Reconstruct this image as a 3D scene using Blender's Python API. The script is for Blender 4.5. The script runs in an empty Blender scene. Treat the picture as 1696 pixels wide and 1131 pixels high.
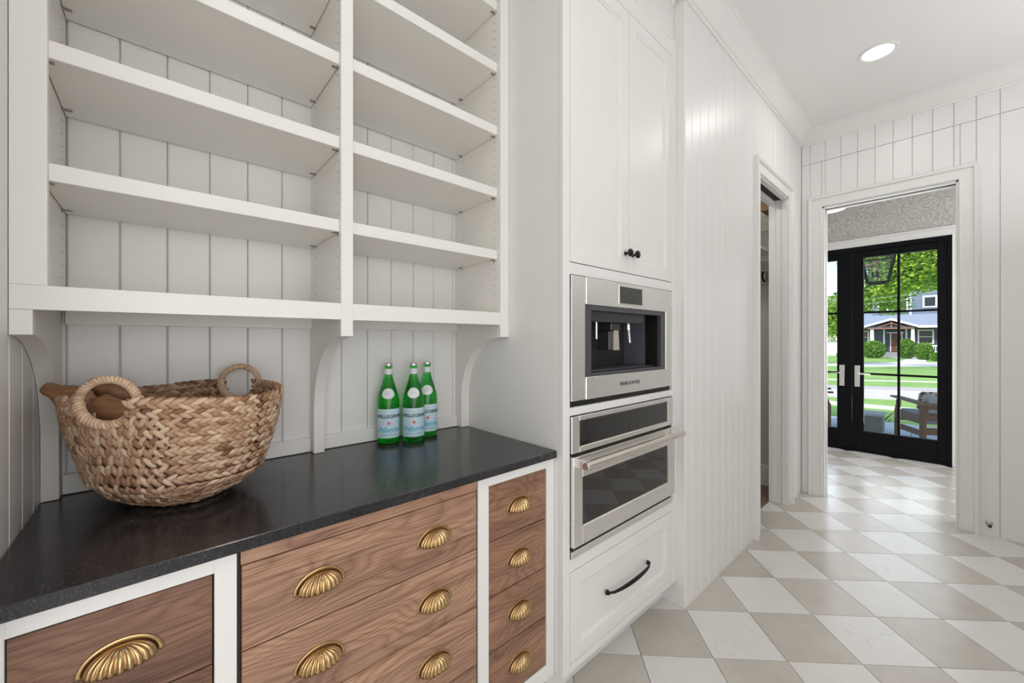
import bpy, bmesh, math, random
from mathutils import Vector, Matrix
random.seed(7)
PI = math.pi
sc = bpy.context.scene
col = sc.collection

# ------------------------------------------------------------------ camera
CAMH = 1.308
cam_d = bpy.data.cameras.new('camera'); cam = bpy.data.objects.new('camera', cam_d); col.objects.link(cam)
cam_d.sensor_width = 36.0
cam_d.lens = 653.6 / 1696 * 36.0
cam_d.shift_y = -3.5 / 1696
cam_d.clip_start = 0.02; cam_d.clip_end = 400
YAW = math.atan(729 / 653.6)                       # view direction measured from +X towards +Y
cam.location = (0, 0, CAMH)
cam.rotation_euler = (PI/2, 0, YAW - PI/2)
sc.camera = cam
# ------------------------------------------------------------------ view
sc.view_settings.view_transform = 'Standard'; sc.view_settings.look = 'None'
sc.view_settings.gamma = 1.0; sc.view_settings.use_curve_mapping = False
sc.view_settings.exposure = 0.09
sc.cycles.diffuse_bounces = 7; sc.cycles.max_bounces = 14; sc.cycles.transparent_max_bounces = 16
sc.cycles.caustics_reflective = False
# ------------------------------------------------------------------ world
w = bpy.data.worlds.new('world'); sc.world = w; w.use_nodes = True
nt = w.node_tree; nt.nodes.clear()
wo = nt.nodes.new('ShaderNodeOutputWorld'); bg = nt.nodes.new('ShaderNodeBackground')
sky = nt.nodes.new('ShaderNodeTexSky'); sky.sky_type = 'NISHITA'; sky.sun_disc = False
sky.sun_elevation = math.radians(52); sky.sun_rotation = math.radians(250); sky.air_density = 1.0; sky.dust_density = 2.5; sky.ozone_density = 2.0
nt.links.new(sky.outputs[0], bg.inputs[0]); nt.links.new(bg.outputs[0], wo.inputs[0]); bg.inputs[1].default_value = 0.33
# ------------------------------------------------------------------ sun, entry daylight and added fill lights
def light(name, kind, loc, energy, color=(1,1,1), size=1.0, size_y=None, target=None, shape=None, spread=None):
    d = bpy.data.lights.new(name, kind); d.energy = energy; d.color = color
    if kind == 'AREA':
        d.shape = shape or ('RECTANGLE' if size_y else 'DISK'); d.size = size
        if size_y: d.size_y = size_y
        if spread: d.spread = spread
    o = bpy.data.objects.new(name, d); col.objects.link(o); o.location = loc
    if target is not None:
        o.rotation_euler = (Vector(target) - Vector(loc)).to_track_quat('-Z', 'Y').to_euler()
    return o
SUN = light('sun', 'SUN', (-10, 4, 12), 3.4, (1, .96, .9), target=(6, -4, -3)); SUN.data.angle = math.radians(1.0)
light('kitchen_side_fill', 'AREA', (-2.9, -0.9, 1.6), 15, (1.0, 1.0, 1.0), 2.0, 1.6, target=(0, .1, 1.35))  # added fill from the left; the kitchen wall has no window
light('front_fill', 'AREA', (.0, -1.30, 1.10), 35, (1.0, 1.0, 1.0), 2.6, 1.7, target=(.15, 1, .95))  # large unseen fill added opposite the cabinets to lift their fronts
light('entry_daylight', 'AREA', (5.95, .6, 1.3), 14, (.96, .98, 1.0), 1.2, 2.0, target=(4.2, .5, .9))
light('ceiling_fill', 'AREA', (.3, -.75, 1.95), 8, (1.0, 1.0, 1.0), .9, target=(.3, -.75, 3.0))  # added upward fill that brightens the ceiling near the camera
light('ceiling_fill_far', 'AREA', (3.1, -.95, 1.95), 9, (1.0, 1.0, 1.0), .9, target=(3.1, -.8, 3.0))  # second added upward fill, lightens the far wall end
light('hall_fill', 'AREA', (5.1, -1.9, 1.7), 26, (1.0, 1.0, 1.0), 1.4, 1.8, target=(5.1, 1, 1.4))  # unseen fill added to brighten the hall; no window on that side
LAMPS = [(3.25, .30), (1.75, -.15), (.35, -.05), (-1.2, -.2), (5.1, -.9)]
LAMP_W = [3.0, 1.0, 3, 4, 6]

# ------------------------------------------------------------------ materials
def new_mat(name):
    m = bpy.data.materials.new(name); m.use_nodes = True
    return m, m.node_tree, m.node_tree.nodes['Principled BSDF']
def mat(name, c, rough=.4, metal=0.0, bump=0.0, bscale=60, spec=None, coat=0, **k):
    m, t, p = new_mat(name)
    p.inputs['Base Color'].default_value = (*c, 1); p.inputs['Roughness'].default_value = rough; p.inputs['Metallic'].default_value = metal
    if spec is not None: p.inputs['Specular IOR Level'].default_value = spec
    if coat: p.inputs['Coat Weight'].default_value = coat
    if bump:
        n = t.nodes.new('ShaderNodeTexNoise'); n.inputs['Scale'].default_value = bscale
        tc = t.nodes.new('ShaderNodeTexCoord'); b = t.nodes.new('ShaderNodeBump'); b.inputs['Strength'].default_value = bump; b.inputs['Distance'].default_value = .002
        t.links.new(tc.outputs['Object'], n.inputs['Vector']); t.links.new(n.outputs[0], b.inputs['Height']); t.links.new(b.outputs[0], p.inputs['Normal'])
    return m
def N(t, kind, **kw):
    n = t.nodes.new(kind)
    for k, v in kw.items():
        if k in n.inputs: n.inputs[k].default_value = v
        else: setattr(n, k, v)
    return n
def ramp(t, fac, stops):
    r = t.nodes.new('ShaderNodeValToRGB'); e = r.color_ramp.elements
    while len(e) < len(stops): e.new(.5)
    for i, (p, c) in enumerate(stops): e[i].position = p; e[i].color = (*c, 1) if len(c) == 3 else c
    t.links.new(fac, r.inputs[0]); return r
WHITE = mat('white_satin_paint', (.78, .773, .76), .36, bump=.03, bscale=14)
WBOARD = mat('white_board_paint', (.78, .775, .765), .36, bump=.03, bscale=14)
SHELFW = mat('shelf_paint', (.80, .778, .740), .38, bump=.03, bscale=14)
CEIL = mat('ceiling_paint', (.80, .795, .785), .7, bump=.05, bscale=200)
STEEL, t, p = new_mat('brushed_steel')
p.inputs['Metallic'].default_value = 1; p.inputs['Roughness'].default_value = .30
n = N(t, 'ShaderNodeTexNoise', Scale=9.0, Detail=3.0); mp = N(t, 'ShaderNodeMapping'); mp.inputs['Scale'].default_value = (1, 1, 60)
tc = N(t, 'ShaderNodeTexCoord'); t.links.new(tc.outputs['Object'], mp.inputs[0]); t.links.new(mp.outputs[0], n.inputs['Vector'])
r = ramp(t, n.outputs[0], [(.3, (.86, .85, .83)), (.7, (.95, .94, .92))]); t.links.new(r.outputs[0], p.inputs['Base Color'])
STEEL_HI = mat('polished_steel', (.80, .75, .69), .16, 1.0)
CHROME = mat('satin_nickel', (.75, .72, .68), .25, 1.0)
DARKGLASS = mat('oven_glass', (.008, .008, .009), .03, 0, spec=1.0)
BLACK = mat('matt_black', (.006, .006, .006), .5)
CAVITY = mat('dark_grey_plastic', (.035, .036, .042), .3)
CAVITY_L = mat('grey_cavity_panel', (.12, .13, .16), .3)
BEZEL = mat('dark_bezel', (.06, .06, .066), .35)
BRONZE = mat('dark_bronze', (.018, .014, .012), .32, .6)
BRASS, t, p = new_mat('aged_brass')
p.inputs['Metallic'].default_value = 1; p.inputs['Roughness'].default_value = .27
n = N(t, 'ShaderNodeTexNoise', Scale=60.0); r = ramp(t, n.outputs[0], [(.3, (.46, .30, .14)), (.7, (.62, .44, .24))]); t.links.new(r.outputs[0], p.inputs['Base Color'])
TEXTD = mat('dark_print', (.03, .035, .05), .5)
HOLE = mat('pin_hole', (.12, .09, .06), .8)
GAP = mat('shadow_gap_back', (.02, .018, .016), .8)
GROUT = mat('grout', (.33, .31, .28), .7)

def walnut(name='walnut', k=(1, 1, 1)):
    m, t, p = new_mat(name); p.inputs['Roughness'].default_value = .42
    tc = N(t, 'ShaderNodeTexCoord'); oi = N(t, 'ShaderNodeObjectInfo')
    ml = N(t, 'ShaderNodeMath', operation='MULTIPLY'); ml.inputs[1].default_value = 9.0; t.links.new(oi.outputs['Random'], ml.inputs[0])
    cb = N(t, 'ShaderNodeCombineXYZ'); t.links.new(ml.outputs[0], cb.inputs[1]); t.links.new(ml.outputs[0], cb.inputs[0])
    ad = N(t, 'ShaderNodeVectorMath', operation='ADD'); t.links.new(tc.outputs['Object'], ad.inputs[0]); t.links.new(cb.outputs[0], ad.inputs[1])
    # slow warp of the grain
    mp0 = N(t, 'ShaderNodeMapping'); mp0.inputs['Scale'].default_value = (2.0, 1, 6.0)
    t.links.new(ad.outputs[0], mp0.inputs[0])
    n0 = N(t, 'ShaderNodeTexNoise', Scale=1.1, Detail=2.0); t.links.new(mp0.outputs[0], n0.inputs['Vector'])
    # growth rings: noise contours
    mm = N(t, 'ShaderNodeMath', operation='MULTIPLY'); mm.inputs[1].default_value = 40.0; t.links.new(n0.outputs[0], mm.inputs[0])
    sx = N(t, 'ShaderNodeSeparateXYZ'); t.links.new(ad.outputs[0], sx.inputs[0])
    mz = N(t, 'ShaderNodeMath', operation='MULTIPLY_ADD'); mz.inputs[1].default_value = 95.0; t.links.new(sx.outputs[2], mz.inputs[0]); t.links.new(mm.outputs[0], mz.inputs[2])
    fr = N(t, 'ShaderNodeMath', operation='FRACT'); t.links.new(mz.outputs[0], fr.inputs[0])
    pp = N(t, 'ShaderNodeMath', operation='PINGPONG'); pp.inputs[1].default_value = 1.0; t.links.new(mz.outputs[0], pp.inputs[0])
    # fibres
    mp1 = N(t, 'ShaderNodeMapping'); mp1.inputs['Scale'].default_value = (5, 5, 300); t.links.new(ad.outputs[0], mp1.inputs[0])
    n1 = N(t, 'ShaderNodeTexNoise', Scale=1.0, Detail=5.0); t.links.new(mp1.outputs[0], n1.inputs['Vector'])
    mp2 = N(t, 'ShaderNodeMapping'); mp2.inputs['Scale'].default_value = (1.6, 1, 16); t.links.new(ad.outputs[0], mp2.inputs[0])
    n2 = N(t, 'ShaderNodeTexNoise', Scale=1.0, Detail=3.0); t.links.new(mp2.outputs[0], n2.inputs['Vector'])
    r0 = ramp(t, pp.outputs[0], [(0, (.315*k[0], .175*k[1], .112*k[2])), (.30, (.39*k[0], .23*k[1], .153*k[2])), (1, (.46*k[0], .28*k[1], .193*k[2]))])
    r1 = ramp(t, n1.outputs[0], [(.34, (.48, .42, .40)), (.52, (1, 1, 1))])
    r2 = ramp(t, n2.outputs[0], [(.32, (.60, .56, .56)), (.6, (1.06, 1.03, 1))])
    x1 = N(t, 'ShaderNodeMix', data_type='RGBA', blend_type='MULTIPLY'); x1.inputs[0].default_value = .85
    t.links.new(r0.outputs[0], x1.inputs[6]); t.links.new(r1.outputs[0], x1.inputs[7])
    x2 = N(t, 'ShaderNodeMix', data_type='RGBA', blend_type='MULTIPLY'); x2.inputs[0].default_value = .9
    t.links.new(x1.outputs[2], x2.inputs[6]); t.links.new(r2.outputs[0], x2.inputs[7])
    t.links.new(x2.outputs[2], p.inputs['Base Color'])
    b = N(t, 'ShaderNodeBump'); b.inputs['Strength'].default_value = .15; b.inputs['Distance'].default_value = .001
    t.links.new(n1.outputs[0], b.inputs['Height']); t.links.new(b.outputs[0], p.inputs['Normal'])
    return m
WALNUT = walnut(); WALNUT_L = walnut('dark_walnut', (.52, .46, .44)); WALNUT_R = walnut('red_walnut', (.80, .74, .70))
def stone():
    m, t, p = new_mat('dark_soapstone'); tc = N(t, 'ShaderNodeTexCoord')
    n = N(t, 'ShaderNodeTexNoise', Scale=4.0, Detail=8.0, Roughness=.65); t.links.new(tc.outputs['Object'], n.inputs['Vector'])
    r = ramp(t, n.outputs[0], [(.3, (.012, .012, .014)), (.7, (.028, .026, .028))])
    s = N(t, 'ShaderNodeTexNoise', Scale=420.0, Detail=2.0); t.links.new(tc.outputs['Object'], s.inputs['Vector'])
    rs = ramp(t, s.outputs[0], [(.54, (0, 0, 0)), (.78, (.075, .075, .095))])
    a = N(t, 'ShaderNodeMix', data_type='RGBA', blend_type='ADD'); a.inputs[0].default_value = 1
    t.links.new(r.outputs[0], a.inputs[6]); t.links.new(rs.outputs[0], a.inputs[7])
    v = N(t, 'ShaderNodeTexNoise', Scale=26.0, Detail=4.0, Distortion=2.0); t.links.new(tc.outputs['Object'], v.inputs['Vector'])
    rv = ramp(t, v.outputs[0], [(.492, (0, 0, 0)), (.5, (1, 1, 1)), (.508, (0, 0, 0))])
    k = N(t, 'ShaderNodeTexNoise', Scale=2.3, Detail=1.0); t.links.new(tc.outputs['Object'], k.inputs['Vector'])
    rk = ramp(t, k.outputs[0], [(.62, (0, 0, 0)), (.70, (.20, .19, .18))])
    q = N(t, 'ShaderNodeMix', data_type='RGBA', blend_type='MULTIPLY'); q.inputs[0].default_value = 1
    t.links.new(rv.outputs[0], q.inputs[6]); t.links.new(rk.outputs[0], q.inputs[7])
    z = N(t, 'ShaderNodeMix', data_type='RGBA', blend_type='ADD'); z.inputs[0].default_value = 1
    t.links.new(a.outputs[2], z.inputs[6]); t.links.new(q.outputs[2], z.inputs[7]); t.links.new(z.outputs[2], p.inputs['Base Color'])
    rr = ramp(t, n.outputs[0], [(.3, (.15, .15, .15)), (.7, (.24, .24, .24))]); t.links.new(rr.outputs[0], p.inputs['Roughness'])
    b = N(t, 'ShaderNodeBump'); b.inputs['Strength'].default_value = .10; b.inputs['Distance'].default_value = .0006
    t.links.new(s.outputs[0], b.inputs['Height']); t.links.new(b.outputs[0], p.inputs['Normal'])
    return m
STONE = stone()
def tile_mat(name, base, vein, amt):
    m, t, p = new_mat(name); tc = N(t, 'ShaderNodeTexCoord'); oi = N(t, 'ShaderNodeObjectInfo')
    ml = N(t, 'ShaderNodeMath', operation='MULTIPLY'); ml.inputs[1].default_value = 40.0; t.links.new(oi.outputs['Random'], ml.inputs[0])
    ad = N(t, 'ShaderNodeVectorMath', operation='ADD'); t.links.new(tc.outputs['Object'], ad.inputs[0]); t.links.new(ml.outputs[0], ad.inputs[1])
    n = N(t, 'ShaderNodeTexNoise', Scale=3.2, Detail=6.0, Distortion=1.2); t.links.new(ad.outputs[0], n.inputs['Vector'])
    r = ramp(t, n.outputs[0], [(.44, base), (.496, base), (.5, vein), (.504, base), (.6, base)])
    n2 = N(t, 'ShaderNodeTexNoise', Scale=9.0, Detail=6.0); t.links.new(ad.outputs[0], n2.inputs['Vector'])
    r2 = ramp(t, n2.outputs[0], [(.3, (1-amt,)*3), (.7, (1, 1, 1))])
    x = N(t, 'ShaderNodeMix', data_type='RGBA', blend_type='MULTIPLY'); x.inputs[0].default_value = 1
    t.links.new(r.outputs[0], x.inputs[6]); t.links.new(r2.outputs[0], x.inputs[7])
    rv = N(t, 'ShaderNodeHueSaturation'); mr = N(t, 'ShaderNodeMapRange'); mr.inputs[3].default_value = .95; mr.inputs[4].default_value = 1.04
    t.links.new(oi.outputs['Random'], mr.inputs[0]); t.links.new(mr.outputs[0], rv.inputs['Value']); t.links.new(x.outputs[2], rv.inputs['Color'])
    t.links.new(rv.outputs[0], p.inputs['Base Color']); p.inputs['Roughness'].default_value = .24
    return m
TILE_W = tile_mat('white_marble_tile', (.72, .705, .685), (.62, .59, .56), .04)
TILE_G = tile_mat('greige_stone_tile', (.56, .52, .465), (.53, .49, .43), .10)

# ------------------------------------------------------------------ object helpers
ORG = {}                       # world origin of each thing (parts carry coordinates relative to it)
def setp(o, label=None, cat=None, group=None, kind=None):
    if label: o['label'] = label
    if cat: o['category'] = cat
    if group: o['group'] = group
    if kind: o['kind'] = kind
    return o
def thing(name, loc, label=None, cat=None, group=None, kind=None):
    o = bpy.data.objects.new(name, None); col.objects.link(o); o.location = loc; o.empty_display_size = .05
    ORG[o.name] = Vector(loc)
    return setp(o, label, cat, group, kind)
def obj(name, bm, m, parent=None, smooth=False, kind=None, label=None, cat=None, group=None, origin=None):
    me = bpy.data.meshes.new(name)
    L = ORG[parent.name] if parent is not None and parent.name in ORG else Vector((0, 0, 0))
    if parent is None and origin is not None: L = Vector(origin)
    if L.length: bmesh.ops.translate(bm, verts=bm.verts, vec=-L)
    bmesh.ops.recalc_face_normals(bm, faces=bm.faces)
    bm.to_mesh(me); bm.free()
    for x in (m if isinstance(m, (list, tuple)) else [m]): me.materials.append(x)
    if smooth:
        for f in me.polygons: f.use_smooth = True
    o = bpy.data.objects.new(name, me); col.objects.link(o)
    if parent is None:
        o.location = L
        ORG[o.name] = L.copy()
    else:
        o.parent = parent; ORG[o.name] = L.copy()
    return setp(o, label, cat, group, kind)
def B(): return bmesh.new()
def abox(bm, x0, x1, y0, y1, z0, z1, bev=0.0, mi=0):
    vs = [bm.verts.new(v) for v in ((x0,y0,z0),(x1,y0,z0),(x1,y1,z0),(x0,y1,z0),(x0,y0,z1),(x1,y0,z1),(x1,y1,z1),(x0,y1,z1))]
    fs = [bm.faces.new([vs[i] for i in q]) for q in ((0,3,2,1),(4,5,6,7),(0,1,5,4),(1,2,6,5),(2,3,7,6),(3,0,4,7))]
    for f in fs: f.material_index = mi
    if bev:
        es = set(e for f in fs for e in f.edges)
        r = bmesh.ops.bevel(bm, geom=list(es), offset=bev, segments=1, affect='EDGES')
        for f in r['faces']: f.material_index = mi
    return vs
def box(name, x0, x1, y0, y1, z0, z1, m, parent=None, bev=.0015, **k):
    bm = B(); abox(bm, x0, x1, y0, y1, z0, z1, bev); return obj(name, bm, m, parent, **k)
def prism(bm, pts, axis, a, b):
    """pts: 2-D outline; axis: the axis extruded from a to b; the other two axes in XYZ order"""
    def mk(p, v):
        q = list(p); q.insert(axis, v); return bm.verts.new(q)
    A = [mk(p, a) for p in pts]; Bv = [mk(p, b) for p in pts]; n = len(pts)
    bm.faces.new(A); bm.faces.new(Bv[::-1])
    for i in range(n): bm.faces.new((A[i], A[(i+1) % n], Bv[(i+1) % n], Bv[i]))
def lathe(bm, prof, c, seg=32, axis='Z', mi=0, caps=True):
    """prof: (radius, height) list along axis, from point c"""
    c = Vector(c); rings = []
    for r, h in prof:
        ring = []
        for i in range(seg):
            a = 2*PI*i/seg; u, v = r*math.cos(a), r*math.sin(a)
            q = {'Z': (u, v, h), 'X': (h, u, v), 'Y': (u, h, v)}[axis]
            ring.append(bm.verts.new(c + Vector(q)))
        rings.append(ring)
    for k in range(len(rings)-1):
        for i in range(seg):
            f = bm.faces.new((rings[k][i], rings[k][(i+1) % seg], rings[k+1][(i+1) % seg], rings[k+1][i])); f.material_index = mi
    if caps:
        for rg in (rings[0][::-1], rings[-1]):
            f = bm.faces.new(rg); f.material_index = mi
def tube(bm, pts, rad, seg=10, closed=False, mi=0):
    pts = [Vector(p) for p in pts]; n = len(pts); rings = []
    if not hasattr(rad, '__len__'): rad = [rad]*n
    up = None
    for i, p in enumerate(pts):
        a = pts[(i-1) % n] if (closed or i > 0) else p; b = pts[(i+1) % n] if (closed or i < n-1) else p
        d = (b-a).normalized()
        if up is None:
            up = d.cross(Vector((0, 0, 1)));
            if up.length < .1: up = d.cross(Vector((1, 0, 0)))
            up.normalize()
        up = (up - d*up.dot(d)).normalized(); w2 = d.cross(up)
        rings.append([bm.verts.new(p + rad[i]*(up*math.cos(2*PI*k/seg) + w2*math.sin(2*PI*k/seg))) for k in range(seg)])
    for i in range(n if closed else n-1):
        A, Bq = rings[i], rings[(i+1) % n]
        for k in range(seg):
            f = bm.faces.new((A[k], A[(k+1) % seg], Bq[(k+1) % seg], Bq[k])); f.material_index = mi
    if not closed:
        bm.faces.new(rings[0][::-1]); bm.faces.new(rings[-1])
def wire_text(s, size, m):
    cu = bpy.data.curves.new('t', 'FONT'); cu.body = s; cu.size = size; cu.align_x = 'CENTER'; cu.extrude = .0002; cu.resolution_u = 3
    cu.offset = size*.02; o = bpy.data.objects.new('t', cu); col.objects.link(o); bpy.context.view_layer.update()
    dg = bpy.context.evaluated_depsgraph_get(); me = bpy.data.meshes.new_from_object(o.evaluated_get(dg))
    vs = [v.co.copy() for v in me.vertices]; fs = [tuple(f.vertices) for f in me.polygons]
    bpy.data.objects.remove(o); bpy.data.curves.remove(cu); bpy.data.meshes.remove(me)
    return vs, fs
def bm_from(vs, fs):
    bm = B(); V = [bm.verts.new(v) for v in vs]
    for f in fs:
        try: bm.faces.new([V[i] for i in f])
        except ValueError: pass
    return bm

# ================================================================== THE ROOM
CZ = 3.05
TW = 1.906                                  # where the beadboard wall starts
# floor base + tiles
floor = box('floor', -3.0, 6.2, -1.5, 3.2, -.10, -.0105, GROUT, bev=0, kind='structure')
PA, PB, A0, B0 = .289, .2925, 1.952, -.738
def tile_mesh(m):
    bm = B(); g = .0011
    abox(bm, g, PA-g, g, PB-g, -.0105, 0, .0007)
    bmesh.ops.rotate(bm, verts=bm.verts, cent=(0,0,0), matrix=Matrix.Rotation(PI/4, 3, 'Z'))
    me = bpy.data.meshes.new('tile'); bmesh.ops.recalc_face_normals(bm, faces=bm.faces); bm.to_mesh(me); bm.free(); me.materials.append(m); return me
TM = (tile_mesh(TILE_W), tile_mesh(TILE_G)); nt_ = 0
cells = []
for i in range(-20, 20):
    for j in range(-25, 20):
        a, b = A0 + i*PA, B0 + j*PB
        ca, cb = a + PA/2, b + PB/2
        x, y = (ca - cb)/math.sqrt(2), (ca + cb)/math.sqrt(2)
        if x > 6.20 or x < .05 or y < -1.35 or y > 1.75: continue
        if x < 3.9 and y > 1.08: continue
        if x < 2.0 and y < -.75: continue
        if x > 4.3 and (y > 1.75 or y < -1.2): continue
        cells.append((i, j, a, b))
for i, j, a, b in cells:
    o = bpy.data.objects.new('tile', TM[(i + j) % 2]); col.objects.link(o); o.parent = floor
    o.location = ((a - b)/math.sqrt(2), (a + b)/math.sqrt(2), 0)
print('tiles', len(cells))
box('floor_outer', -3.0, .35, -1.5, .93, -.0105, -.0005, TILE_W, bev=0, kind='structure')
ceiling = box('ceiling', -3.1, 4.12, -1.5, 1.7, CZ, CZ+.1, CEIL, bev=0, kind='structure')

def board_bm(wd, h, ax, ch=.0035, th=.012):
    """vertical board with chamfered front edges; front face at 0, width along the wall"""
    g = .0007
    P = [(g, th), (g, ch), (g+ch, 0), (wd-g-ch, 0), (wd-g, ch), (wd-g, th)]
    bm = B()
    if ax == 'Y-': prism(bm, P, 2, 0, h)                                   # faces -Y, width along +X
    elif ax == 'X-': prism(bm, [(d, u) for u, d in P], 2, 0, h)            # faces -X, width along +Y
    elif ax == 'X+': prism(bm, [(-d, u) for u, d in P], 2, 0, h)           # faces +X
    elif ax == 'Y+': prism(bm, [(u, -d) for u, d in P], 2, 0, h)
    return bm
BCACHE = {}
def board(parent, wd, h, ax, loc, m=None):
    k = (round(wd, 4), round(h, 4), ax)
    if k not in BCACHE:
        bm = board_bm(wd, h, ax); me = bpy.data.meshes.new('board'); bmesh.ops.recalc_face_normals(bm, faces=bm.faces); bm.to_mesh(me); bm.free(); me.materials.append(m or WBOARD); BCACHE[k] = me
    o = bpy.data.objects.new('board', BCACHE[k]); col.objects.link(o); o.parent = parent; o.location = loc; return o

YB = 1.512                                  # front of the boards behind the shelves
wall_back = box('wall_back', -.36, 1.95, YB+.012, 1.62, 0, CZ, WHITE, bev=0, kind='structure')
x = -.175
board(wall_back, .037, CZ-.9, 'Y-', (-.212, YB, .9))
while x < 1.05:
    wd = min(.0975, 1.053-x); board(wall_back, wd, CZ-.9, 'Y-', (x, YB, .9)); x += .0975
wall_left = box('wall_left', -.36, -.212-.012, .80, YB+.012, 0, CZ, WHITE, bev=0, kind='structure')
for y in (.81, .908, 1.006, 1.104, 1.203, 1.301, 1.398):
    board(wall_left, .0985 if y < 1.39 else .114, CZ, 'X+', (-.212, y, 0))
box('trim_1', -.375, -.205, .765, .80, 0, CZ, WHITE, kind='structure')

# beadboard wall with the pocket door opening
YW = .866
OX0, OX1, OH = 2.99, 3.69, 2.42
bm = B()
abox(bm, TW, OX0, YW+.012, YW+.12, 0, CZ); abox(bm, OX1, 4.24, YW+.012, YW+.12, 0, CZ); abox(bm, OX0, OX1, YW+.012, YW+.12, OH, CZ)
wall_side = obj('wall_side', bm, WHITE, kind='structure')
def clip_boards(a, b, o0, o1, h):
    """pieces (from, to, bottom) of a board a..b on a wall with an opening o0..o1 of height h"""
    if b <= o0-.004 or a >= o1+.004: return [(a, b, 0)]
    if a < o0-.015: return [(a, o0-.006, 0), (o0-.006, b, h+.05)]
    if b > o1+.015: return [(a, o1+.006, h+.05), (o1+.006, b, 0)]
    return [(a, b, h+.05)]
edges = [TW, 1.981] 
while edges[-1] + .0995 < 4.12: edges.append(edges[-1] + .0995)
edges.append(4.12)
for a, b in zip(edges[:-1], edges[1:]):
    for (p, q, z) in clip_boards(a, b, OX0, OX1, OH): board(wall_side, q-p, CZ-z, 'Y-', (p, YW, z))
box('end_board', TW-.002, TW+.004, YW+.002, YW+.12, 0, CZ, WHITE, wall_side)

def casing(name, P, parent_kind='structure'):
    pass
def casing_profile(w_, d=.024):
    # (across, out) profile, inner edge at 0
    return [(0, 0), (0, .012), (.006, .015), (.012, .012), (w_-.026, .013), (w_-.022, d+.002), (w_-.004, d+.006), (w_, d), (w_, 0)]
def door_casing(name, axis, plane, a, b, h, wd, sign=-1):
    """mitred door casing around the opening a..b x 0..h on a wall plane; axis 'X': runs along X on plane Y"""
    P = casing_profile(wd); bm = B(); n = len(P)
    secs = []
    for (u, v, du, dv) in ((a, 0, -1, 0), (a, h, -1, 1), (b, h, 1, 1), (b, 0, 1, 0)):
        ring = []
        for (c, o) in P:
            uu, vv = u + du*c, v + dv*c
            q = (uu, plane + sign*o, vv) if axis == 'X' else (plane + sign*o, uu, vv)
            ring.append(bm.verts.new(q))
        secs.append(ring)
    for s in range(3):
        for i in range(n):
            bm.faces.new((secs[s][i], secs[s][(i+1) % n], secs[s+1][(i+1) % n], secs[s+1][i]))
    bm.faces.new(secs[0]); bm.faces.new(secs[-1][::-1])
    return obj(name, bm, WHITE, kind='structure')
door_casing('trim_2', 'X', YW, OX0, OX1, OH, .092)
# jambs with pocket slot
bm = B()
abox(bm, OX0-.0, OX0+.006, YW, YW+.12, 0, OH)
abox(bm, OX1-.012, OX1, YW, YW+.035, 0, OH, .001); abox(bm, OX1-.012, OX1, YW+.085, YW+.125, 0, OH, .001); abox(bm, OX1-.004, OX1, YW+.035, YW+.085, 0, OH)
abox(bm, OX0, OX1, YW, YW+.035, OH-.012, OH, .001); abox(bm, OX0, OX1, YW+.085, YW+.125, OH-.035, OH, .001)
obj('trim_3', bm, WHITE, kind='structure')
box('trim_4', OX0, OX1-.012, YW+.037, YW+.083, OH-.003, OH, GAP, bev=0, kind='structure')
# closet room
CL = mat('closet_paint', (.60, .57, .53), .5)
light('closet_fill', 'AREA', (3.2, 1.5, 2.65), 5, (1, .97, .93), .2, target=(3.4, 1.5, 0))  # fill light added so the dark closet and its shelves show
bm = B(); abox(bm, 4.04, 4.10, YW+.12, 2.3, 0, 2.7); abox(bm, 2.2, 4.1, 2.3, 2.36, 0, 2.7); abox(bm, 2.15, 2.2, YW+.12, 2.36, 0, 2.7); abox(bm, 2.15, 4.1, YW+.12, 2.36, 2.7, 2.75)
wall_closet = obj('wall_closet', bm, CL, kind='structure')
OAK = mat('brown_wood_floor', (.20, .13, .09), .5, bump=.2, bscale=12)
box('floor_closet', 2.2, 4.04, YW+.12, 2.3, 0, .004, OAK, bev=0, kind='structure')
box('baseboard_closet', 4.022, 4.04, YW+.12, 2.3, 0.004, .185, WHITE, kind='structure')
cs = thing('closet_shelves', (3.9, 1.3, 2.0), 'white closet shelves on a cleat seen through the pocket doorway', 'shelves')
for z in (2.06, 2.34):
    box('shelf', 3.68, 4.04, 1.05, 2.2, z, z+.02, SHELFW, cs)
for z in (2.00, 2.28): box('cleat', 4.02, 4.04, 1.05, 2.2, z, z+.06, SHELFW, cs)
box('top_cleat', 3.9, 4.04, 1.05, 2.2, 2.42, 2.50, mat('tan_wood', (.33, .20, .11), .5), cs)
rb = thing('rod_bracket', (4.0, 1.12, 1.85), 'dark metal rod bracket on closet wall beyond the pocket doorway', 'bracket')
bm = B(); abox(bm, 4.02, 4.038, 1.09, 1.14, 1.80, 1.93, .003); obj('plate', bm, CHROME, rb)
bm = B(); tube(bm, [(4.02, 1.115, 1.91), (3.97, 1.115, 1.90), (3.96, 1.115, 1.86), (3.985, 1.115, 1.83), (4.02, 1.115, 1.82)], .009, 8); obj('hook', bm, BRONZE, rb)

# far wall with the cased opening to the entry
XW = 4.12
QY0, QY1, QH = -.03, .722, 2.41
bm = B()
abox(bm, XW+.012, XW+.13, QY1, 1.0, 0, CZ); abox(bm, XW+.012, XW+.13, -1.5, QY0, 0, CZ); abox(bm, XW+.012, XW+.13, QY0, QY1, QH, CZ)
wall_end = obj('wall_end', bm, WHITE, kind='structure')
SEAM = 2.79
ys = [.866, .805]
while ys[-1] > -1.3: ys.append(ys[-1] - .1015)
for b, a in zip(ys[:-1], ys[1:]):
    board(wall_end, b-a, CZ-SEAM, 'X-', (XW, a, SEAM+.004))
    for (p, q, z) in clip_boards(a, b, QY0, QY1, QH): board(wall_end, q-p, SEAM-z, 'X-', (XW, p, z))
door_casing('trim_5', 'Y', XW, QY0, QY1, QH, .092)
door_casing('trim_6', 'Y', XW+.13, QY0, QY1, QH, .092, sign=1)
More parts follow.
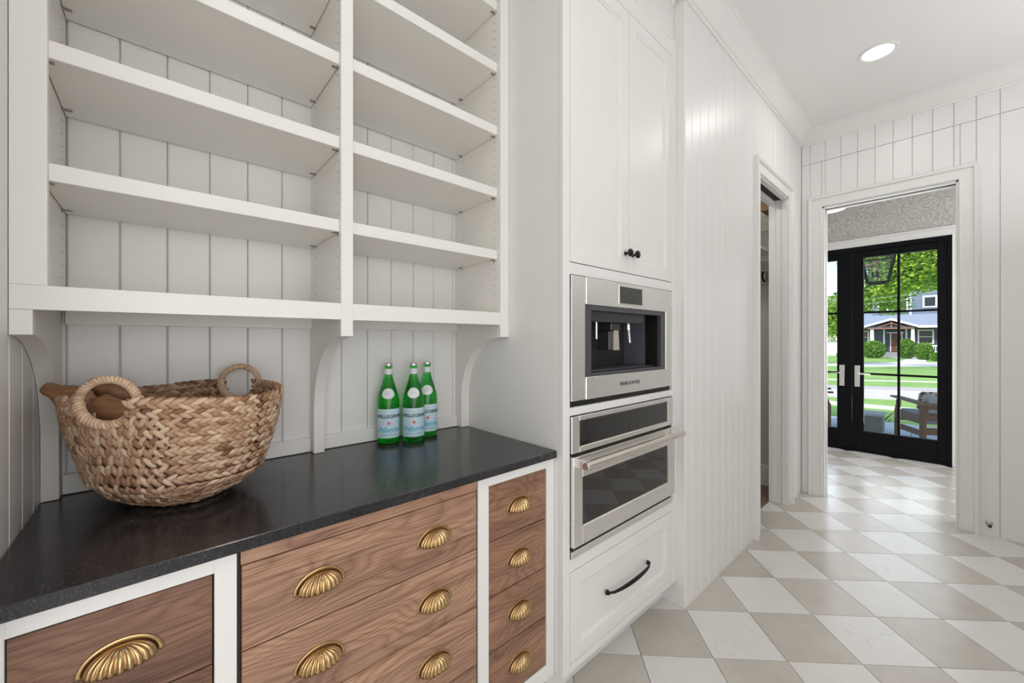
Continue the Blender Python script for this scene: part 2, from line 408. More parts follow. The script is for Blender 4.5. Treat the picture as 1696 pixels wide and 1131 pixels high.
bm = B()
for (y0, y1) in ((QY0-.001, QY0+.013), (QY1-.013, QY1+.001)):
    abox(bm, XW, XW+.04, y0, y1, 0, QH, .001); abox(bm, XW+.09, XW+.13, y0, y1, 0, QH, .001)
    abox(bm, XW+.04, XW+.09, y0+(.001 if y0 < 0 else .009), y1-(.001 if y0 < 0 else .001), 0, QH)
abox(bm, XW, XW+.04, QY0, QY1, QH-.012, QH, .001); abox(bm, XW+.09, XW+.13, QY0, QY1, QH-.012, QH, .001)
obj('trim_7', bm, WHITE, kind='structure')
box('trim_8', XW+.042, XW+.088, QY0+.01, QY1-.01, QH-.004, QH, GAP, bev=0, kind='structure')

# crown mouldings
def crown(name, pts, proj=.105, drop=.085, base=None):
    """pts: polyline on the wall line with inward normals; swept profile"""
    prof = [(0, -drop-.012), (.008, -drop-.012), (.012, -drop), (.022, -drop+.002), (.045, -.060), (.075, -.030), (proj-.012, -.016), (proj-.004, -.014), (proj, 0), (0, 0)]
    bm = B(); rings = []
    for (x, y, nx, ny) in pts:
        rings.append([bm.verts.new((x + nx*p, y + ny*p, CZ + q)) for p, q in prof])
    n = len(prof)
    for s in range(len(rings)-1):
        for i in range(n): bm.faces.new((rings[s][i], rings[s][(i+1) % n], rings[s+1][(i+1) % n], rings[s+1][i]))
    bm.faces.new(rings[0]); bm.faces.new(rings[-1][::-1])
    return obj(name, bm, WHITE, kind='structure')
crown('trim_9', [(TW, YW, -1, -1), (XW, YW, -1, -1), (XW, -1.35, -1, 1)])
# wall opposite the cabinets and behind the camera
wall_front = box('wall_front', -3.0, 4.24, -1.47, -1.362, 0, CZ, WHITE, bev=0, kind='structure')
bm = B(); x = -.5
while x < 4.1:
    b2 = board_bm(.1, CZ, 'Y+'); bmesh.ops.translate(b2, verts=b2.verts, vec=(x, -1.35, 0))
    me = bpy.data.meshes.new('t'); b2.to_mesh(me); b2.free(); bm.from_mesh(me); bpy.data.meshes.remove(me); x += .1
obj('board', bm, WBOARD, wall_front, kind='stuff')
box('wall_kitchen', -3.1, -3.0, -1.5, 1.7, 0, CZ, WHITE, bev=0, kind='structure')
box('wall_kitchen_side', -3.0, -.36, .93, 1.0, 0, CZ, WHITE, bev=0, kind='structure')

# ================================================================== ENTRY HALL
XE = 6.07
WP, t, p = new_mat('floral_wallpaper'); p.inputs['Roughness'].default_value = .6
tc = N(t, 'ShaderNodeTexCoord')
nz = N(t, 'ShaderNodeTexNoise', Scale=9.0, Detail=2.0); t.links.new(tc.outputs['Object'], nz.inputs['Vector'])
mx = N(t, 'ShaderNodeMix', data_type='RGBA'); mx.inputs[0].default_value = .10; t.links.new(tc.outputs['Object'], mx.inputs[6]); t.links.new(nz.outputs[1], mx.inputs[7])
vo = N(t, 'ShaderNodeTexVoronoi', Scale=9.0); t.links.new(mx.outputs[2], vo.inputs['Vector'])
sn = N(t, 'ShaderNodeMath', operation='MULTIPLY'); sn.inputs[1].default_value = 34.0; t.links.new(vo.outputs['Distance'], sn.inputs[0])
s2 = N(t, 'ShaderNodeMath', operation='SINE'); t.links.new(sn.outputs[0], s2.inputs[0])
n3 = N(t, 'ShaderNodeTexNoise', Scale=55.0, Detail=3.0); t.links.new(tc.outputs['Object'], n3.inputs['Vector'])
ad = N(t, 'ShaderNodeMath', operation='MULTIPLY_ADD'); ad.inputs[1].default_value = 4.5; t.links.new(n3.outputs[0], ad.inputs[0]); t.links.new(s2.outputs[0], ad.inputs[2])
r = ramp(t, ad.outputs[0], [(.0, (.44, .41, .39)), (.35, (.47, .44, .42)), (.65, (.56, .53, .50)), (1, (.60, .575, .55))])
mr = N(t, 'ShaderNodeMapRange'); mr.inputs[1].default_value = 1.2; mr.inputs[2].default_value = 3.3; t.links.new(ad.outputs[0], mr.inputs[0]); t.links.new(mr.outputs[0], r.inputs[0])
t.links.new(r.outputs[0], p.inputs['Base Color'])
bm = B()
abox(bm, XE, XE+.12, -1.6, .0, 0, CZ+.1); abox(bm, XE, XE+.12, 1.50, 3.2, 0, CZ+.1); abox(bm, XE, XE+.12, 0, 1.50, 2.385, CZ+.1)
wall_entry = obj('wall_entry', bm, WP, kind='structure')
door_casing('trim_10', 'Y', XE, .0, 1.50, 2.385, .092)
box('ceiling_hall', 4.12, 6.2, -1.6, 3.2, CZ, CZ+.1, CEIL, bev=0, kind='structure')
box('wall_hall_left', 4.25, 6.2, 3.1, 3.2, 0, CZ, WHITE, bev=0, kind='structure')
box('wall_hall_right', 4.25, 6.2, -2.1, -2.0, 0, CZ, WHITE, bev=0, kind='structure')
box('wall_hall_side', 4.13, 4.25, 1.0, 3.2, 0, CZ, WHITE, bev=0, kind='structure')
# french doors
DBLK = mat('black_door_paint', (.0025, .003, .0045), .35, spec=.15)
GLASS, t, p = new_mat('door_glass'); t.nodes.remove(p)
gl = N(t, 'ShaderNodeBsdfGlossy', Roughness=.0); tr = N(t, 'ShaderNodeBsdfTransparent'); fr = N(t, 'ShaderNodeFresnel', IOR=1.3); ms = N(t, 'ShaderNodeMixShader')
t.links.new(fr.outputs[0], ms.inputs[0]); t.links.new(tr.outputs[0], ms.inputs[1]); t.links.new(gl.outputs[0], ms.inputs[2]); t.links.new(ms.outputs[0], t.nodes['Material Output'].inputs[0])
bm = B(); abox(bm, XE+.0, XE+.12, -.003, .03, 0, 2.387, .0005); abox(bm, XE, XE+.12, 1.47, 1.503, 0, 2.387, .0005); abox(bm, XE, XE+.12, .03, 1.47, 2.335, 2.387, .0005); abox(bm, XE, XE+.14, .03, 1.47, 0, .02, .002)
obj('trim_11', bm, DBLK, kind='structure')
def french(name, y0, y1, hy, s):
    d = thing(name, (XE+.02, (y0+y1)/2, .02), kind='structure')
    xa, xb = XE+.015, XE+.06
    gl0, gl1, gz0, gz1 = y0+(.074 if s > 0 else .135), y1-(.102 if s > 0 else .08), .245, 2.255
    bm = B(); abox(bm, xa, xb, y0, gl0, .02, 2.333, .002); abox(bm, xa, xb, gl1, y1, .02, 2.333, .002); abox(bm, xa, xb, gl0, gl1, .02, gz0, .002); abox(bm, xa, xb, gl0, gl1, gz1, 2.333, .002)
    obj('door_frame', bm, DBLK, d)
    ym = (gl0+gl1)/2
    for (a, b, c, e) in ((ym-.011, ym+.011, gz0, gz1), (gl0, gl1, 1.608, 1.63), (gl0, gl1, .900, .922)):
        box('muntin', xa+.008, xb-.008, a, b, c, e, DBLK, d)
    box('glass_pane', xa+.02, xa+.025, gl0, gl1, gz0, gz1, GLASS, d, bev=0)
    h = box('handle_plate', xa-.008, xa, hy-.024, hy+.024, .755, 1.005, CHROME, d, bev=.002)
    bm = B(); tube(bm, [(xa-.008, hy, .912), (xa-.05, hy, .912), (xa-.055, hy-s*.02, .912), (xa-.05, hy-s*.12, .908)], [.010, .008, .008, .007], 8); obj('lever', bm, CHROME, h, smooth=True)
    bm = B(); lathe(bm, [(.012, 0), (.012, -.012), (.005, -.014)], (xa-.008, hy, .81), 12, 'X'); obj('thumb_turn', bm, CHROME, h)
french('door_1', .0302, .787, .741, 1)
french('door_2', .790, 1.467, .880 , -1)
bm = B(); lathe(bm, [(.018, 0), (.14, .012), (.19, .055), (.205, .10), (.20, .115)], (5.2, .86, CZ-.48+.07), 40)
dome = thing('dome_light', (5.2, .86, 2.64), 'white glass dome ceiling light half hidden behind the hall door head', 'ceiling light')
LAMPG = bpy.data.materials.new('lit_glass'); LAMPG.use_nodes = True; q = LAMPG.node_tree.nodes['Principled BSDF']; q.inputs['Base Color'].default_value = (.9, .88, .84, 1); q.inputs['Emission Color'].default_value = (1, .96, .9, 1); q.inputs['Emission Strength'].default_value = .8
obj('shade', bm, LAMPG, dome, smooth=True)
bm = B(); lathe(bm, [(.012, 0), (.012, .27), (.06, .275), (.06, .30)], (5.2, .86, 2.75), 16); obj('stem', bm, CHROME, dome)

# ================================================================== SHELVING UNIT
YS = 1.192
su = thing('shelving_unit', (.42, 1.35, 1.314), 'white painted open shelving unit with curved brackets above the dark countertop', 'shelves')
UT = 2.955
bm = B()
abox(bm, -.211, -.163, YS, YS+.02, 1.4142, UT, .0006)                   # left stile
abox(bm, -.211, -.1815, YS, YS+.02, 1.317, 1.3655, .0006)
abox(bm, -.211, .398, YS, YS+.02, 1.366, 1.4139, .0006)
abox(bm, .433, 1.008, YS, YS+.02, 1.365, 1.4139, .001)
abox(bm, .398, .433, YS, YS+.02, 1.317, UT, .001)
abox(bm, 1.008, 1.052, YS, YS+.02, 1.317, UT, .001)
abox(bm, -.163, 1.008, YS, YS+.02, 2.84, UT, .001)
obj('face_frame', bm, SHELFW, su)
for (a, b) in ((-.211, -.176), (.402, .429), (1.008, 1.052)):
    box('upright_panel', a, b, YS+.0205, YB-.001, 1.38, UT, SHELFW, su, bev=.0005)
box('bottom_panel', -.1755, .4015, YS+.0205, YB-.001, 1.385, 1.4, SHELFW, su, bev=.0005)
box('bottom_panel', .4295, 1.0075, YS+.0205, YB-.001, 1.385, 1.4, SHELFW, su, bev=.0005)
box('back_cleat', -.175, .4015, YB-.02, YB-.001, 1.345, 1.384, SHELFW, su); box('back_cleat', .4295, 1.0075, YB-.02, YB-.001, 1.345, 1.384, SHELFW, su)
PINM = mat('shelf_pin_metal', (.35, .30, .24), .35, .8)
for (a, b) in ((-.1745, .4005), (.4305, 1.0065)):
    for zt in (1.663, 1.910, 2.158, 2.409, 2.656):
        s = box('shelf', a, b, YS+.019, YB-.008, zt-.036, zt, SHELFW, su, bev=.0012)
        for xx, d in ((a, 1), (b, -1)):
            for yy in (YS+.038, YB-.055):
                bm = B(); abox(bm, min(xx, xx+d*.016), max(xx, xx+d*.016), yy-.004, yy+.004, zt-.039, zt-.0362, .0006)
                lathe(bm, [(.003, 0), (.003, .004)], (xx-(.001 if d > 0 else .003), yy, zt-.0375), 8, 'X'); obj('shelf_pin', bm, PINM, s)
bm = B()
for xx, d in ((-.176, 1), (.402, -1), (.429, 1), (1.008, -1)):
    for yy in (YS+.038, YB-.055):
        z = 1.46
        while z < 2.8:
            lathe(bm, [(.0024, 0), (.0024, .0005)], (xx + (0 if d > 0 else -.0005), yy, z), 6, 'X'); z += .032
obj('pin_hole', bm, HOLE, su, kind='stuff')
def corbel(x0, x1):
    pts = [(YS, 1.3168)]
    for i in range(1, 19):
        a = PI/2*i/18
        pts.append((YS + .272*math.sin(a), 1.3168 - .268 + .268*math.cos(a)**.92))
    pts += [(YS+.272, .9155), (YB-.001, .9155), (YB-.001, 1.3845), (YS+.0205, 1.3845), (YS+.0205, 1.3168)]
    bm = B(); prism(bm, pts, 0, x0, x1); return obj('bracket', bm, SHELFW, su)
corbel(-.211, -.1815); corbel(.3985, .4325); corbel(1.0085, 1.0515)
for a, b in ((-.181, .398), (.433, 1.008)):
    bm = B(); abox(bm, a+.0005, b-.0005, YB-.016, YB-.001, .9155, .965, .002); obj('trim_12' if a < 0 else 'trim_13', bm, WHITE, kind='structure')
crown('trim_14', [(-.211, YS, 1, -1), (1.052, YS, -1, -1)], .07)
box('trim_15', -.211, 1.052, YS, YB, UT+.001, CZ-.001, WHITE, kind='structure')

# ================================================================== BASE CABINETS + COUNTERTOP
ct = box('countertop', -.2105, 1.0515, .934, YB-.002, .8885, .914, STONE, bev=.0018, origin=(.42, 1.2, .8885),
         label='dark charcoal stone countertop running over the walnut drawer cabinets', cat='countertop')
YF = .948
def cup_pull(cx, zb, parent, W=.055, H=.044, Pj=.029, y=None):
    """fluted shell cup pull: flat flange and ribbed quarter dome opening downwards"""
    y = YF-.002 if y is None else y
    bm = B(); n = 28
    # flange ring
    rings = []
    for (k, yy) in ((1.0, 0), (1.0, -.0018), (.985, -.0026), (.83, -.0022), (.83, 0)):
        ring = []
        for i in range(n+1):
            a = PI*i/n
            ring.append(bm.verts.new((cx + math.cos(a)*W*k, y+yy, zb + math.sin(a)*H*k)))
        rings.append(ring)
    for s in range(len(rings)):
        A, C = rings[s], rings[(s+1) % len(rings)]
        for i in range(n): bm.faces.new((A[i], A[i+1], C[i+1], C[i]))
    bm.faces.new([r_[0] for r_ in rings]); bm.faces.new([r_[-1] for r_ in rings][::-1])
    # dome
    a_, h_, p_ = W*.84, H*.80, Pj; nf = 110; nr = 12
    def P(i, j, off=0.0):
        lam = PI*i/nf; phi = PI/2*j/nr
        fl = 1 - .17*min(1, 1.6*math.sin(phi))*(1 - abs(math.sin(lam*11))**.8)
        s = math.sin(phi)
        zz = zb + (h_-off)*math.cos(phi)**.9 if j < nr else zb
        return Vector((cx + (a_-off)*math.cos(lam)*s*(1-(1-fl)*.35), y - .0005 - (p_*fl-off)*math.sin(lam)*s**.8 - .0018*(s > 0), zz))
    for off in (0, .0018):
        g_ = [[bm.verts.new(P(i, j, off)) for i in range(nf+1)] for j in range(nr+1)]
        for j in range(nr):
            for i in range(nf): bm.faces.new((g_[j][i], g_[j][i+1], g_[j+1][i+1], g_[j+1][i]))
        if off == 0: G0 = g_
    for i in range(nf): bm.faces.new((G0[nr][i], G0[nr][i+1], g_[nr][i+1], g_[nr][i]))
    bmesh.ops.remove_doubles(bm, verts=bm.verts, dist=.00005)
    return obj('cup_pull', bm, BRASS, parent, smooth=True)
ZL = [.856, .683, .511, .339, .168]
def drawers(cab, x0, x1, pulls, inset=0.0, wd=None):
    for i in range(4):
        zt, zb = (ZL[i]-.0012), (ZL[i+1]+.0018)
        d = box('drawer', x0+.002, x1-.003, YF-.002+inset, YF+.018+inset, zb, zt, wd or WALNUT, cab, bev=.0006)
        # own origin for grain variety
        for px_ in pulls: cup_pull(px_, ZL[i+1]+.070, d, y=YF-.002+inset)
def frame_cab(x0, x1, ox0, ox1, pulls, label, wd=None):
    c = thing('drawer_cabinet', ((x0+x1)/2, 1.2, 0), label, 'cabinet')
    bm = B()
    abox(bm, x0, ox0, YF, YF+.02, .113, .888, .001); abox(bm, ox1, x1, YF, YF+.02, .113, .888, .001)
    abox(bm, ox0, ox1, YF, YF+.02, ZL[0]+.001, .888, .001); abox(bm, ox0, ox1, YF, YF+.02, .113, ZL[4]-.001, .001)
    obj('face_frame', bm, WHITE, c)
    bm = B(); abox(bm, x0, x0+.016, YF+.0205, YB-.01, .113, .888); abox(bm, x1-.016, x1, YF+.0205, YB-.01, .113, .888); abox(bm, x0+.016, x1-.016, YF+.024, YF+.03, .113, .888, mi=1)
    obj('carcass', bm, [WHITE, GAP], c)
    box('toe_kick', x0, x1, YF+.06, YF+.075, .0005, .1125, WHITE, c)
    drawers(c, ox0, ox1, pulls, .004, wd)
    return c
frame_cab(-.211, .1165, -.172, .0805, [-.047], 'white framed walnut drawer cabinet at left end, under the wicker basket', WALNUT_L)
frame_cab(.7135, 1.0515, .755, 1.0125, [.8835], 'narrow white framed walnut drawer cabinet beside the tall oven cabinet', WALNUT_R)
mc = thing('drawer_cabinet', (.415, 1.2, 0), 'wide frameless walnut drawer cabinet with two columns of brass pulls, in the middle', 'cabinet')
box('top_rail', .1225, .709, YF-.002, YF+.018, ZL[0]+.0012, .8882, WALNUT, mc, bev=.0006)
drawers(mc, .1225, .709, [.2705, .564])
bm = B(); abox(bm, .1175, .134, YF+.0205, YB-.01, .113, .888); abox(bm, .696, .7125, YF+.0205, YB-.01, .113, .888); abox(bm, .134, .696, YF+.024, YF+.03, .113, .888, mi=1); abox(bm, .1175, .1215, YF+.004, YF+.0203, .113, .888, mi=1); abox(bm, .7095, .7125, YF+.004, YF+.0203, .113, .888, mi=1)
obj('carcass', bm, [WALNUT, GAP], mc)
box('bottom_rail', .1225, .709, YF-.002, YF+.018, .113, ZL[4]-.001, WALNUT, mc, bev=.0006)
box('toe_kick', .1175, .7125, YF+.06, YF+.075, .0005, .1125, WHITE, mc)

# ================================================================== TALL CABINET
YT = .908
TX0, TX1, OXa, OXb = 1.0535, 1.903, 1.091, 1.8555
tcb = thing('tall_cabinet', (1.478, 1.2, 0), 'tall white cabinet with two upper doors and one bottom drawer around the ovens', 'cabinet')
bm = B(); f0, f1 = YT, YT+.02
abox(bm, TX0, OXa, f0, f1, .119, 2.765, .001); abox(bm, OXb, TX1, f0, f1, .119, 2.765, .001)
for z0, z1 in ((.119, .146), (.476, .522), (1.034, 1.063), (1.5415, 1.583), (2.687, 2.765)):
    abox(bm, OXa, OXb, f0, f1, z0, z1, .001)
abox(bm, TX0, TX1, f0+.012, f1, 2.7655, CZ-.002)
obj('face_frame', bm, WHITE, tcb)
bm = B(); abox(bm, TX0, TX0+.018, f1+.0005, 1.51, .119, CZ-.001); abox(bm, TX1-.018, TX1-.0005, f1+.0005, 1.51, .119, CZ-.001)
abox(bm, TX0+.018, TX1-.018, f1+.0005, 1.5, 1.055, 1.062); abox(bm, TX0+.018, TX1-.018, f1+.0005, 1.5, 1.555, 1.575); abox(bm, TX0+.018, TX1-.018, f1+.0005, 1.5, .48, .50)
abox(bm, TX0+.018, TX1-.018, 1.49, 1.51, .12, 3.0)
obj('side_panel', bm, WHITE, tcb)
box('toe_kick', TX0, TX1, YT+.075, YT+.09, .0005, .1185, WHITE, tcb)
box('frieze_bead', TX0-.004, TX1, YT-.005, YT+.012, 2.757, 2.772, WHITE, tcb, bev=.003)
crown('trim_16', [(TX0, YT+.012, -1, -1), (TX1, YT+.012, -1, -1)], .09)
box('trim_17', TW-.004, TW-.0022, YW+.002, YT+.012, 2.757, 2.772, WHITE, kind='structure')
def shaker(name, x0, x1, z0, z1, sw, parent, y=YT):
    """door or drawer front: outer frame, beaded step, recessed panel"""
    d_ = box(name, x0+sw+.0005, x1-sw-.0005, y+.009, y+.018, z0+sw+.0005, z1-sw-.0005, WHITE, parent, bev=0)
    bm = B()
    loops = []
    for (ins, yy) in ((0, .02), (0, .001), (.001, 0), (sw-.001, 0), (sw, .003), (sw+.006, .004), (sw+.008, .009)):
        loops.append([bm.verts.new(v) for v in ((x0+ins, y+yy, z0+ins), (x1-ins, y+yy, z0+ins), (x1-ins, y+yy, z1-ins), (x0+ins, y+yy, z1-ins))])
    for a, b in zip(loops[:-1], loops[1:]):
        for i in range(4): bm.faces.new((a[i], a[(i+1) % 4], b[(i+1) % 4], b[i]))
    obj('door_frame' if name == 'door' else 'drawer_frame', bm, WHITE, d_)
    return d_
def knob(x, z, parent):
    bm = B(); lathe(bm, [(.0085, 0), (.009, -.002), (.005, -.005), (.0045, -.014), (.008, -.018), (.0155, -.022), (.0165, -.027), (.014, -.031), (.006, -.033)], (x, YT, z), 24, 'Y'); return obj('knob', bm, BRONZE, parent, smooth=True)
d = shaker('door', 1.0935, 1.4725, 1.5865, 2.684, .056, tcb); knob(1.4465, 1.665, d)
d = shaker('door', 1.4755, 1.8535, 1.5865, 2.684, .056, tcb); knob(1.502, 1.665, d)
d = shaker('drawer', 1.0935, 1.8535, .149, .473, .056, tcb)
bm = B(); hp = []; xa, xb, zc = 1.315, 1.625, .313
for i in range(15):
    u = i/14; hp.append((xa + (xb-xa)*u, YT - .008 - .022*math.sin(PI*u)**.4, zc - .002*math.sin(PI*u)))
tube(bm, hp, [.0045 + .0035*math.sin(PI*i/14) for i in range(15)], 10)
for xx in (xa, xb): lathe(bm, [(.010, 0), (.010, -.006), (.007, -.012), (.004, -.014)], (xx, YT, zc), 16, 'Y')
obj('handle', bm, BRONZE, d, smooth=True)

# ================================================================== COFFEE MACHINE
cm = thing('coffee_machine', (1.472, 1.1, 1.066), 'built-in stainless steel coffee machine with dark open niche, above the oven', 'coffee machine')
y0 = YT - .004
bm = B(); abox(bm, 1.0945, 1.173, y0, y0+.02, 1.086, 1.5385, .0012); obj('side_trim', bm, STEEL, cm)
bm = B(); abox(bm, 1.803, 1.853, y0+.002, y0+.02, 1.086, 1.5385, .0012); obj('side_trim', bm, STEEL, cm)
bm = B(); abox(bm, 1.1745, 1.8015, y0-.004, y0+.016, 1.438, 1.5385, .0012); abox(bm, 1.7795, 1.8015, y0-.004, y0+.016, 1.168, 1.438, .0012); f = obj('top_fascia', bm, STEEL, cm)
bm = B(); abox(bm, 1.1745, 1.8015, y0-.004, y0+.016, 1.086, 1.168, .0012); lf = obj('lower_fascia', bm, STEEL, cm)
bm = B(); abox(bm, 1.387, 1.567, y0-.006, y0-.0035, 1.450, 1.528, .001); dsb = obj('display', bm, STEEL_HI, cm)
DSP = mat('display_glass', (.03, .032, .028), .06, spec=.8)
box('screen', 1.393, 1.561, y0-.0075, y0-.005, 1.455, 1.523, DSP, dsb, bev=.0005)
vs, fs = wire_text('FISHER & PAYKEL', .0205, None)
bm = bm_from([(1.472 + v.x*1.0, y0-.0043 - v.z, 1.120 + v.y) for v in vs], fs); obj('lettering', bm, TEXTD, lf)
bm = B()                                                             # bezel ring
for (a, b, c, e) in ((1.1745, 1.212, 1.168, 1.438), (1.742, 1.7795, 1.168, 1.438), (1.212, 1.742, 1.418, 1.438), (1.212, 1.742, 1.168, 1.182)):
    abox(bm, a, b, y0+.001, y0+.020, c, e, .0008)
obj('bezel', bm, BEZEL, cm)
bm = B(); abox(bm, 1.20, 1.75, 1.100, 1.11, 1.17, 1.44); abox(bm, 1.196, 1.212, y0+.02, 1.10, 1.17, 1.44); abox(bm, 1.212, 1.742, y0+.02, 1.10, 1.172, 1.182); abox(bm, 1.212, 1.742, y0+.02, 1.10, 1.425, 1.435)
obj('niche', bm, CAVITY, cm)
bm = B(); abox(bm, 1.742, 1.75, .985, 1.10, 1.183, 1.424); obj('side_panel', bm, CAVITY_L, cm)
bm = B(); abox(bm, 1.742, 1.75, y0+.0205, .9845, 1.183, 1.424); obj('side_recess', bm, BLACK, cm)
box('head', 1.213, 1.640, y0+.030, 1.099, 1.378, 1.424, CAVITY, cm, bev=.003)
bm = B(); abox(bm, 1.43, 1.50, .965, 1.05, 1.345, 1.378, .003); abox(bm, 1.415, 1.475, .965, 1.03, 1.262, 1.344, .003); sp = obj('spout', bm, CAVITY, cm)
bm = B(); prism(bm, [(1.438, 1.346), (1.474, 1.346), (1.482, 1.262), (1.436, 1.262)], 1, .958, .964); obj('spout_cover', bm, STEEL_HI, sp)
bm = B(); tube(bm, [(1.575, .975, 1.385), (1.575, .973, 1.35)], .0095, 14); tube(bm, [(1.575, .973, 1.348), (1.572, .965, 1.292)], .0075, 14); obj('steam_wand', bm, STEEL_HI, cm, smooth=False)
bm = B(); tube(bm, [(1.352, .985, 1.385), (1.352, .985, 1.31)], .006, 12); obj('water_spout', bm, CHROME, cm)
bm = B(); abox(bm, 1.22, 1.735, y0+.03, 1.09, 1.183, 1.188, .001); obj('drip_tray', bm, BEZEL, cm)
bm = B(); abox(bm, 1.0925, 1.8545, YT+.012, YT+.02, 1.0635, 1.0855); obj('vent_gap', bm, BLACK, cm)
# ================================================================== OVEN
ov = thing('wall_oven', (1.472, 1.1, .524), 'built-in stainless steel oven with dark glass window and long bar handle', 'oven')
bm = B(); yo = YT - .008
for (a, b, c, e) in ((1.0935, 1.137, .899, 1.031), (1.803, 1.8525, .899, 1.031), (1.137, 1.803, .899, .916), (1.137, 1.803, 1.014, 1.031)):
    abox(bm, a, b, yo, yo+.025, c, e, .001)
cp = obj('control_panel', bm, STEEL, ov)
def ring_bevel(bm, x0, x1, z0, z1, y, d=.004, w_=.004):
    A = [bm.verts.new(v) for v in ((x0, y, z0), (x1, y, z0), (x1, y, z1), (x0, y, z1))]
    C = [bm.verts.new(v) for v in ((x0+w_, y+d, z0+w_), (x1-w_, y+d, z0+w_), (x1-w_, y+d, z1-w_), (x0+w_, y+d, z1-w_))]
    for i in range(4): bm.faces.new((A[i], A[(i+1) % 4], C[(i+1) % 4], C[i]))
bm = B(); ring_bevel(bm, 1.137, 1.803, .916, 1.014, yo-.0002); obj('glass_bevel', bm, STEEL_HI, cp)
box('control_glass', 1.138, 1.802, yo+.0035, yo+.012, .917, 1.013, DARKGLASS, cp, bev=0)
bm = B(); yd = YT - .016
for (a, b, c, e) in ((1.0935, 1.144, .566, .888), (1.789, 1.8525, .566, .888), (1.144, 1.789, .566, .631), (1.144, 1.789, .810, .888)):
    abox(bm, a, b, yd, yd+.034, c, e, .0012)
od = obj('oven_door', bm, STEEL, ov)
bm = B(); ring_bevel(bm, 1.144, 1.789, .631, .810, yd-.0002); obj('glass_bevel', bm, STEEL_HI, od)
box('door_glass', 1.145, 1.788, yd+.0035, yd+.02, .632, .809, DARKGLASS, od, bev=0)
bm = B(); abox(bm, 1.10, 1.8525, YT+.006, YT+.02, .5235, .565, mi=0); abox(bm, 1.10, 1.8525, YT+.006, YT+.02, .889, .898); obj('door_gap', bm, BLACK, ov)
bm = B(); abox(bm, 1.0935, 1.8525, yo+.002, yo+.022, .5245, .549, .001); obj('bottom_trim', bm, STEEL, ov)
hx0, hx1, hz, hy = 1.098, 1.838, .868, YT-.062
bm = B(); lathe(bm, [(.0125, 0), (.0158, .002), (.0158, hx1-hx0-.002), (.0125, hx1-hx0)], (hx0, hy, hz), 28, 'X')
hd = obj('handle', bm, STEEL_HI, od, smooth=False)
for xx in (hx0+.002, hx1-.030):
    box('handle_mount', xx, xx+.028, hy, yd-.0005, hz-.015, hz+.017, STEEL, hd, bev=.002)

# ================================================================== BOTTLES
GREEN, t, p = new_mat('green_glass'); p.inputs['Base Color'].default_value = (.07, .72, .13, 1); p.inputs['Roughness'].default_value = .02; p.inputs['Transmission Weight'].default_value = 1.0; p.inputs['IOR'].default_value = 1.42
LBL = mat('pale_blue_label', (.50, .68, .76), .45); LBLW = mat('white_label', (.78, .80, .82), .45); LBLB = mat('blue_print', (.08, .42, .58), .5); NAVY = mat('navy_print', (.01, .015, .04), .5); REDP = mat('red_print', (.75, .06, .08), .5); CAPM = mat('cap_metal', (.66, .60, .60), .35, .8)
BP = [(.034, 0), (.0395, .004), (.0410, .012), (.0415, .03), (.0415, .150), (.0405, .163), (.037, .178), (.031, .197), (.0245, .218), (.019, .238), (.0155, .255), (.0140, .268), (.0135, .283), (.0150, .285), (.0152, .292), (.0140, .296), (.0138, .299)]
def Rz(z):
    for (r0, z0), (r1, z1) in zip(BP[:-1], BP[1:]):
        if z0 <= z <= z1: return r0 + (r1-r0)*(z-z0)/max(z1-z0, 1e-6)
    return BP[-1][0]
